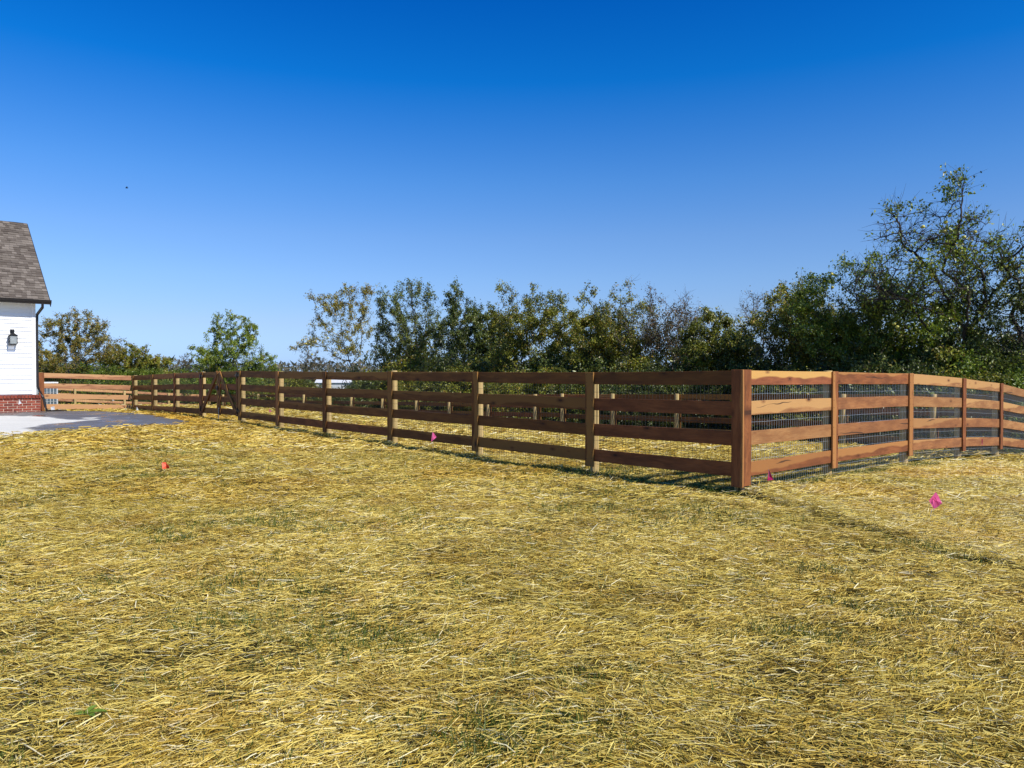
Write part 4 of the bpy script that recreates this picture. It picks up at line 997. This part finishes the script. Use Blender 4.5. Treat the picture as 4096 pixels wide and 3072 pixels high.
T.append(tree_at('fruit_tree', 'tallest tree, half bare and dark limbed with yellow fruit, at right', [(3812, 730, 14, 45), (3800, 800, 30, 50), (3720, 850, 55, 45), (3790, 870, 60, 50), (3585, 850, 40, 50), (3560, 930, 80, 40), (3640, 970, 100, 50), (3780, 960, 110, 70), (3920, 880, 60, 40), (3880, 950, 90, 60), (3860, 1040, 140, 80), (3990, 960, 70, 60), (3990, 1060, 90, 60), (3560, 1060, 110, 60), (3450, 1090, 60, 50), (3700, 1140, 160, 80), (3900, 1190, 140, 110), (3600, 1190, 140, 80)],
    3850, 20.0, L_BRIGHT, BARK, O(att=1900, leaves=10500, lm=.95, lc=1., leaf=.085, step=.15, full=-.05, topbare=1.0, b0=.28, b1=.66, tw=3.2, twl=1.3, tip=.0066, twr=.0042, thick=1.5, hue=.08, cf=1.25,
      limbs=[[(3850, 1480), (3850, 1400), (3835, 1290), (3810, 1180), (3770, 1080), (3762, 960), (3790, 850), (3806, 740)],
             [(3835, 1290), (3780, 1180), (3720, 1080), (3640, 960), (3600, 900), (3580, 840)],
             [(3850, 1400), (3900, 1300), (3940, 1190), (3900, 1090), (3870, 980), (3880, 900)],
             [(3900, 1300), (3980, 1180), (4040, 1100)], [(3835, 1290), (3700, 1240), (3560, 1200), (3450, 1195)], [(3720, 1330), (3650, 1200), (3600, 1180), (3480, 1120)]]), 11, group=GT))
fruits(T[-1][0], 20.0, [(3782, 889), (3692, 907), (3829, 906), (3856, 948), (3816, 977), (3900, 928), (3776, 925), (3754, 1010), (3644, 1040), (4004, 1078), (3576, 1295), (3589, 1308), (3798, 862)], .05)
def more_tree(name, label, lumps, bpx, Y, mat, bark, opt, seed): T.append(tree_at(name, label, lumps, bpx, Y, mat, bark, opt, seed, group=GT))
more_tree('leafy_tree', 'dark branching tree cut by the right edge of the view', [(4095, 940, 50, 50), (4060, 1060, 70, 70), (4150, 1080, 130, 100), (4200, 960, 100, 80), (4090, 1220, 110, 110), (4220, 1220, 140, 120), (4010, 1330, 90, 80)], 4060, 19.5, L_DARK, BARK, O(att=1100, leaves=12000, leaf=.085, step=.17, full=.05, topbare=.9, b0=.4, b1=.9, tw=3, tip=.0066, twr=.0042, thick=1.4, limbs=[[(4060, 1480), (4070, 1380), (4090, 1250), (4110, 1100)], [(4090, 1250), (4040, 1150), (4030, 1050)]]), 12)
Y = yline(3420, 15); more_tree('leafy_tree', 'broad green tree sloping down left of the tall fruit tree', [(3400, 1080, 80, 50), (3480, 1040, 70, 60), (3300, 1130, 90, 50), (3240, 1210, 90, 60), (3490, 1130, 100, 70), (3330, 1200, 120, 80), (3560, 1240, 120, 90), (3440, 1290, 160, 110), (3270, 1260, 90, 80)], 3500, Y, L_BRIGHT, BARK, O(att=1000, leaves=26000, leaf=.085, full=.3, tw=2.6, step=.19, hue=-.08, tip=.006, twr=.0033, dry=.05), 13)
fruits(T[-1][0], Y, [(3327, 1096), (3180 + 150, 1150), (3361, 1335)], .045)
Y = yline(3180, 15.5); more_tree('leafy_tree', 'olive leafy tree between the bare tree and broad green tree', [(3183, 1120, 16, 35), (3120, 1190, 70, 40), (3210, 1180, 80, 60), (3260, 1240, 90, 80), (3150, 1320, 130, 110), (3040, 1360, 90, 80), (3280, 1360, 120, 100)], 3170, Y, L_OLIVE, BARK_G, O(att=1000, leaves=26000, leaf=.09, full=.3, dry=.12, step=.2, tw=2.6, twr=.0035), 14)
Y = yline(3010, 19); more_tree('bare_tree', 'leafless grey twiggy tree in the gap left of the olive trees', [(3000, 1240, 60, 60), (2985, 1300, 60, 60), (3050, 1230, 60, 60), (3060, 1320, 70, 60)], 3020, Y, L_BROWN, BARK_G, O(att=700, leaves=900, leaf=.07, tw=4.5, twl=1.1, upt=.5, step=.22, twr=.004), 15)
Y = yline(2870, 15.5); more_tree('leafy_tree', 'low rounded olive tree just left of the corner post', [(2840, 1290, 70, 45), (2900, 1300, 60, 45), (2780, 1340, 80, 60), (2880, 1390, 110, 90), (2960, 1380, 70, 70)], 2870, Y, L_OLIVE, BARK, O(leaves=24000, leaf=.095, full=.45, hue=-.08), 16)
Y = yline(2680, 16); more_tree('sparse_tree', 'thin twiggy tree with two upright forks and few leaves', [(2600, 1190, 30, 60), (2650, 1210, 40, 60), (2750, 1200, 40, 55), (2700, 1280, 90, 80), (2780, 1270, 60, 60)], 2700, Y, L_BROWN, BARK_G, O(att=900, leaves=6500, leaf=.085, full=.25, tw=3.6, upt=.5, topbare=.8, dry=.3, step=.22, twr=.004), 17)
Y = yline(2500, 15.5); more_tree('sparse_tree', 'spindly tree whose single tall twig stands above the thicket middle', [(2535, 1130, 9, 35), (2480, 1170, 40, 40), (2530, 1200, 40, 50), (2470, 1270, 80, 70), (2550, 1310, 90, 80)], 2510, Y, L_OLIVE, BARK_G, O(att=900, leaves=9000, leaf=.09, full=.2, tw=3.2, upt=.45, topbare=.8, dry=.15, step=.22, twr=.004), 18)
Y = yline(2350, 15); more_tree('leafy_tree', 'olive green tree with a reddish tinged crown near thicket middle', [(2345, 1190, 40, 45), (2390, 1220, 60, 50), (2330, 1290, 70, 70), (2420, 1300, 80, 80), (2370, 1390, 100, 80), (2460, 1400, 90, 70)], 2370, Y, L_OLIVE, BARK, O(att=700, leaves=21000, leaf=.095, full=.3, dry=.12), 19)
Y = yline(2130, 15); more_tree('leafy_tree', 'wide yellow-green domed tree with a small peak at its left', [(2025, 1150, 35, 35), (2050, 1200, 70, 60), (2140, 1190, 80, 40), (2220, 1210, 60, 50), (2120, 1290, 140, 90), (2230, 1310, 90, 90), (2010, 1290, 60, 70)], 2130, Y, L_OLIVE, BARK, O(att=900, leaves=30000, leaf=.095, full=.36, dry=.08, step=.25), 20)
Y = yline(1830, 16); more_tree('leafy_tree', 'dark green tree with a narrow pointed top', [(1825, 1165, 35, 35), (1820, 1230, 60, 60), (1890, 1260, 60, 60), (1850, 1330, 110, 90), (1950, 1330, 80, 90), (1930, 1240, 40, 40)], 1860, Y, L_DARK, BARK, O(att=800, leaves=29000, leaf=.10, full=.5, topbare=.1, step=.25), 21)
Y = yline(1640, 16); more_tree('leafy_tree', 'grey-green open tree with dark trunk forking low', [(1640, 1145, 70, 40), (1700, 1170, 60, 50), (1560, 1200, 60, 60), (1540, 1280, 50, 60), (1650, 1240, 110, 80), (1690, 1340, 110, 80), (1550, 1350, 70, 50)], 1630, Y, L_DARK, BARK, O(att=1000, leaves=21000, leaf=.10, full=.22, tw=2.6, step=.25, hue=.05, dry=.06, thick=1.2), 22)
Y = yline(1400, 17); more_tree('yellowing_tree', 'airy tree with yellowing leaves reaching left, bare below', [(1400, 1145, 50, 22), (1470, 1160, 35, 35), (1390, 1190, 60, 40), (1290, 1200, 55, 35), (1350, 1230, 80, 50), (1440, 1250, 60, 60), (1300, 1290, 70, 45), (1430, 1330, 70, 60), (1280, 1360, 80, 40), (1195, 1395, 50, 22), (1380, 1400, 80, 50)], 1445, Y, L_YELLOW, BARK, O(att=900, leaves=11500, leaf=.11, full=.2, tw=2.4, topbare=0, dry=.12, step=.25, thick=.9), 23)
fruits(T[-1][0], Y, [(1253, 1365), (1263, 1369), (1390, 1328), (1225, 1376), (1312, 1352), (1248, 1418), (1330, 1316)], .07)
Y = 56; more_tree('leafy_tree', 'bright green tree with ragged crown above the double gate', [(885, 1290, 40, 45), (960, 1290, 50, 45), (1010, 1320, 40, 45), (870, 1350, 60, 50), (960, 1370, 90, 60), (820, 1400, 60, 40), (930, 1430, 140, 50), (1060, 1440, 50, 40)], 920, Y, L_BRIGHT, BARK, O(att=900, leaves=19000, leaf=.13, full=.28, step=.3, hue=.06), 24)
Y = 50; more_tree('leafy_tree', 'rounded brown-green tree with bare stems showing beside the house', [(300, 1270, 80, 45), (350, 1310, 80, 60), (220, 1330, 80, 60), (170, 1380, 60, 70), (300, 1390, 150, 80), (430, 1390, 60, 60), (240, 1450, 130, 50)], 290, Y, L_YELLOW, BARK_G, O(att=1000, leaves=24000, leaf=.115, full=.22, tw=3., dry=.22, step=.3, hue=-.18, twr=.006), 25)
Y = 54; more_tree('leafy_tree', 'low olive bush tree with a single twig tuft left of the gap', [(500, 1400, 50, 35), (560, 1430, 90, 40), (598, 1392, 12, 26), (470, 1440, 70, 40), (650, 1455, 60, 30)], 550, Y, L_OLIVE, BARK_G, O(att=600, leaves=15000, leaf=.125, full=.3, step=.3, dry=.12, hue=.02), 26)
Y = 75; more_tree('bare_tree', 'small round leafless tree far beyond the yard, left of the yellowing tree', [(1235, 1425, 45, 40), (1250, 1450, 60, 30)], 1240, Y, L_BROWN, BARK_G, O(att=500, leaves=2500, leaf=.1, tw=4, step=.35, twr=.012, tip=.012, upt=.5), 27)
more_tree('bare_tree', 'tiny far leafless tree just left of the bright green tree', [(745, 1430, 25, 22), (740, 1450, 40, 20)], 742, 85, L_BROWN, BARK_G, O(att=400, leaves=1800, leaf=.1, tw=4, step=.35, twr=.014, tip=.012, upt=.5), 28)

# understory shrubs: shared meshes
SH = []; LAST = [None]; KEY = {}
for i, (mt, op) in enumerate(((L_OLIVE, dict(leaves=15000, hue=-.02, dry=.06)), (L_DARK, dict(leaves=15000, hue=.05, dry=.03)), (L_OLIVE, dict(leaves=13000, hue=.10, dry=.10)), (L_BRIGHT, dict(leaves=14000, hue=-.1)), (L_DARK, dict(leaves=11000, hue=-.12, dry=.05, full=.2)))):
    env = [(0, 0, .9, 1.2, 1., .8), (.8, .2, 1.2, .8, .8, .8), (-.8, -.1, 1.1, .8, .8, .9), (.1, 0, 1.8, .8, .7, .7), (-.3, -.5, .5, 1.4, .8, .5), (random.uniform(-.6, .6), 0, 2.3, .4, .4, .5)]
    o_ = O(att=420, leaf=.085, step=.2, full=.5, tw=2.2, topbare=.1, twr=.004); o_.update(op)
    SH.append((tree_meshes(env, np.array((0, 0, -.1)), o_, 100 + i)[:2], mt))
kinds = ['olive green leafy shrub', 'dark green glossy shrub', 'yellow-green leafy shrub', 'bright green shrub', 'dark thin-leaved shrub']
def shrub(i, px, topy, Y, label, wk=1.):
    (b_, l_), mt = SH[i]; p = at(px, 1500, Y); g = tz(p.x, p.y); h = at(px, topy, Y).z - g; sc_ = h / 2.75
    r = thing('shrub', 'shrub of the thicket', 'shrub', (p.x, p.y, g), random.uniform(0, 6.28), 'shrubs of the thicket edge'); r.scale = (sc_ * wk, sc_ * wk, sc_)
    a = link('stem', b_, BARK, r); b = link('foliage', l_, mt, r); LAST[0] = r; KEY[r.name] = label
marks = [(150, 'behind the white house corner'), (560, 'behind the sunlit fence bay'), (760, 'behind the short brown fence'), (950, 'behind the double gate'), (1300, 'under the yellowing tree'), (1640, 'under the grey-green tree'), (1860, 'under the pointed tree'), (2130, 'under the domed tree'), (2400, 'under the reddish tree'), (2700, 'under the twiggy tree'), (2960, 'behind the corner post'), (3200, 'under the olive tree'), (3450, 'under the broad green tree'), (3850, 'under the tall fruit tree'), (4150, 'at the right edge')]
def _unused_label(i, px, far):
    m = min(marks, key=lambda q: abs(q[0] - px))[1]; return kinds[i] + ' ' + m + (', in the rear row' if far else '')
rs = random.Random(5); SHL = []
_shrub = shrub
def shrub(i, px, topy, Y, label, wk=1.):
    _shrub(i, px, topy, Y, label, wk); SHL.append((px, Y, bpy.data.objects[-1] if False else LAST[0]))
for px in range(1500, 4420, 118):
    for far in (0, 1, 2):
        x = px + rs.uniform(-30, 30) + far * 40; sY = (12.9, 14.6, 17.2)[far] + rs.uniform(-.4, .5); Yq = yline(x, sY)
        i = rs.choice([0, 0, 1, 2, 1, 4]) if x < 3300 else rs.choice([1, 4, 0, 3, 1]); top = (1455, 1400, 1345 if x < 1750 else 1318)[far] + rs.uniform(-28, 28)
        if x > 3350: top -= (0, 20, 70)[far]
        if far == 2 and 2930 < x < 3120: top = 1410
        shrub(i, x, top, Yq, (i, x, far), rs.uniform(1.0, 1.3) if far < 2 else rs.uniform(.85, 1.1))
for px in (130, 230, 330, 420, 520, 610, 690, 770, 850, 930, 1010, 1090):
    for far in (0, 1):
        x = px + rs.uniform(-20, 20); Yq = (51 if not far else 57) + rs.uniform(-1, 1); top = (1470 if px < 650 else 1480) - far * 25 + rs.uniform(-10, 10)
        if px < 480: top -= 25
        if 650 < px < 830: top = 1468 + rs.uniform(-4, 8)
        i = rs.choice([0, 3, 2, 3]); shrub(i, x, top, Yq, (i, x, far), rs.uniform(1.1, 1.6))
for x, top, i in ((1150, 1480, 2), (1190, 1485, 0), (1245, 1542, 2), (1300, 1545, 4), (1360, 1545, 0), (1420, 1520, 4), (1470, 1480, 1)):
    shrub(i, x, top, yline(x, 12.9), (i, x, 0), 1.5)
# labels: kind + landmark + row, told apart by their order from the left
from collections import defaultdict
grp = defaultdict(list)
for px, Y_, o in SHL: 
    i, x, far = KEY[o.name]; m_ = min(marks, key=lambda q: abs(q[0] - x))[1]; grp[(kinds[i], m_, far)].append((px, o))
ordw = ['leftmost', 'second from left', 'third from left', 'fourth from left', 'fifth from left']
rown = ['in the front row', 'in the middle row', 'in the rear row']
for (kd, mk_, far), lst in grp.items():
    lst.sort(key=lambda q: q[0])
    for n_, (px, o) in enumerate(lst):
        o['label'] = (('' if len(lst) == 1 else ordw[n_] + ' ') + kd + ' ' + mk_ + ', ' + rown[far])
# far wooded rise, one mass
def far_woods():
    n = 34000; V = []; rg = np.random.default_rng(77)
    xa = rg.uniform(-1, 1, n); Y = rg.uniform(170, 300, n); x = xa * .85 * Y
    crown = 2.2 + 2.4 * vnoise(x, Y * .3, .07, 3) + 1.4 * vnoise(x, Y * .3, .25, 4); z = -2.2 + (crown + 1.6) * rg.random(n) ** .8
    s = rg.uniform(.3, .8, n); a = rg.normal(size=(n, 3)) * s[:, None]; b = rg.normal(size=(n, 3)) * s[:, None]
    P = np.stack([x, Y, z], -1); V = np.stack([P, P + a, P + b], 1).reshape(-1, 3); F = np.arange(3 * n).reshape(-1, 3)
    me = np_mesh('far_woods', V, F, {'tint': np.repeat(np.clip(rg.normal(.5, .25, n), 0, 1), 3)}, k=3)
    m = mk_leaf('far_wood_foliage', (.055, .06, .04), (.10, .095, .06), (.14, .12, .08), (.15, .11, .08), .9)
    o = link('far_woods', me, m); tag(o, 'far grey-brown wooded rise on the horizon', 'woods'); o['kind'] = 'stuff'
far_woods()
# white shed glimpsed through the thicket
S0 = at(1330, 1537, 95); gS = tz(S0.x, S0.y)
shed = thing('white_shed', 'white low building glimpsed through shrubs beyond the far fence', 'shed', (S0.x, S0.y, gS), R(8))
M_WS = plain('white_metal', (.8, .8, .8), .5); zt = at(1330, 1517, 95).z - gS; ze = at(1330, 1531, 95).z - gS
MB().box(-2, 2, 0, 4, -.5, ze - .02).build('wall', plain('shed_wall', (.55, .56, .56), .6), shed)
m = MB(); m.v = [(-2.2, -.2, ze), (2.2, -.2, ze), (2.2, 2, zt), (-2.2, 2, zt), (2.2, 4.2, ze), (-2.2, 4.2, ze)]; m.f = [(0, 1, 2, 3), (3, 2, 4, 5), (1, 4, 2), (0, 3, 5), (0, 5, 4, 1)]; m.build('roof', M_WS, shed)
# bird
b = at(507, 752, 60); bird = thing('bird', 'tiny dark bird flying alone in blue sky above the house', 'bird', b, R(40))
m = MB(); m.tube([(-.1, 0, -.02), (-.05, 0, 0), (.03, 0, 0), (.09, 0, .03), (.12, 0, .03)], [.008, .03, .035, .02, .004], 6); m.build('body', M_BLACK, bird)
for sg in (-1, 1):
    m = MB(); m.v = [(.04, sg * .02, 0), (-.04, sg * .02, 0), (-.05, sg * .12, .09), (-.02, sg * .2, .06), (.03, sg * .11, .1)]; m.f = [(0, 1, 2, 4), (4, 2, 3)]
    o = link('wing', m.mesh('wing', fix=False), M_BLACK, bird); s_ = o.modifiers.new('solid', 'SOLIDIFY'); s_.thickness = .006

print('TRIS', sum(len(me.loops) - 2 * len(me.polygons) for me in bpy.data.meshes))
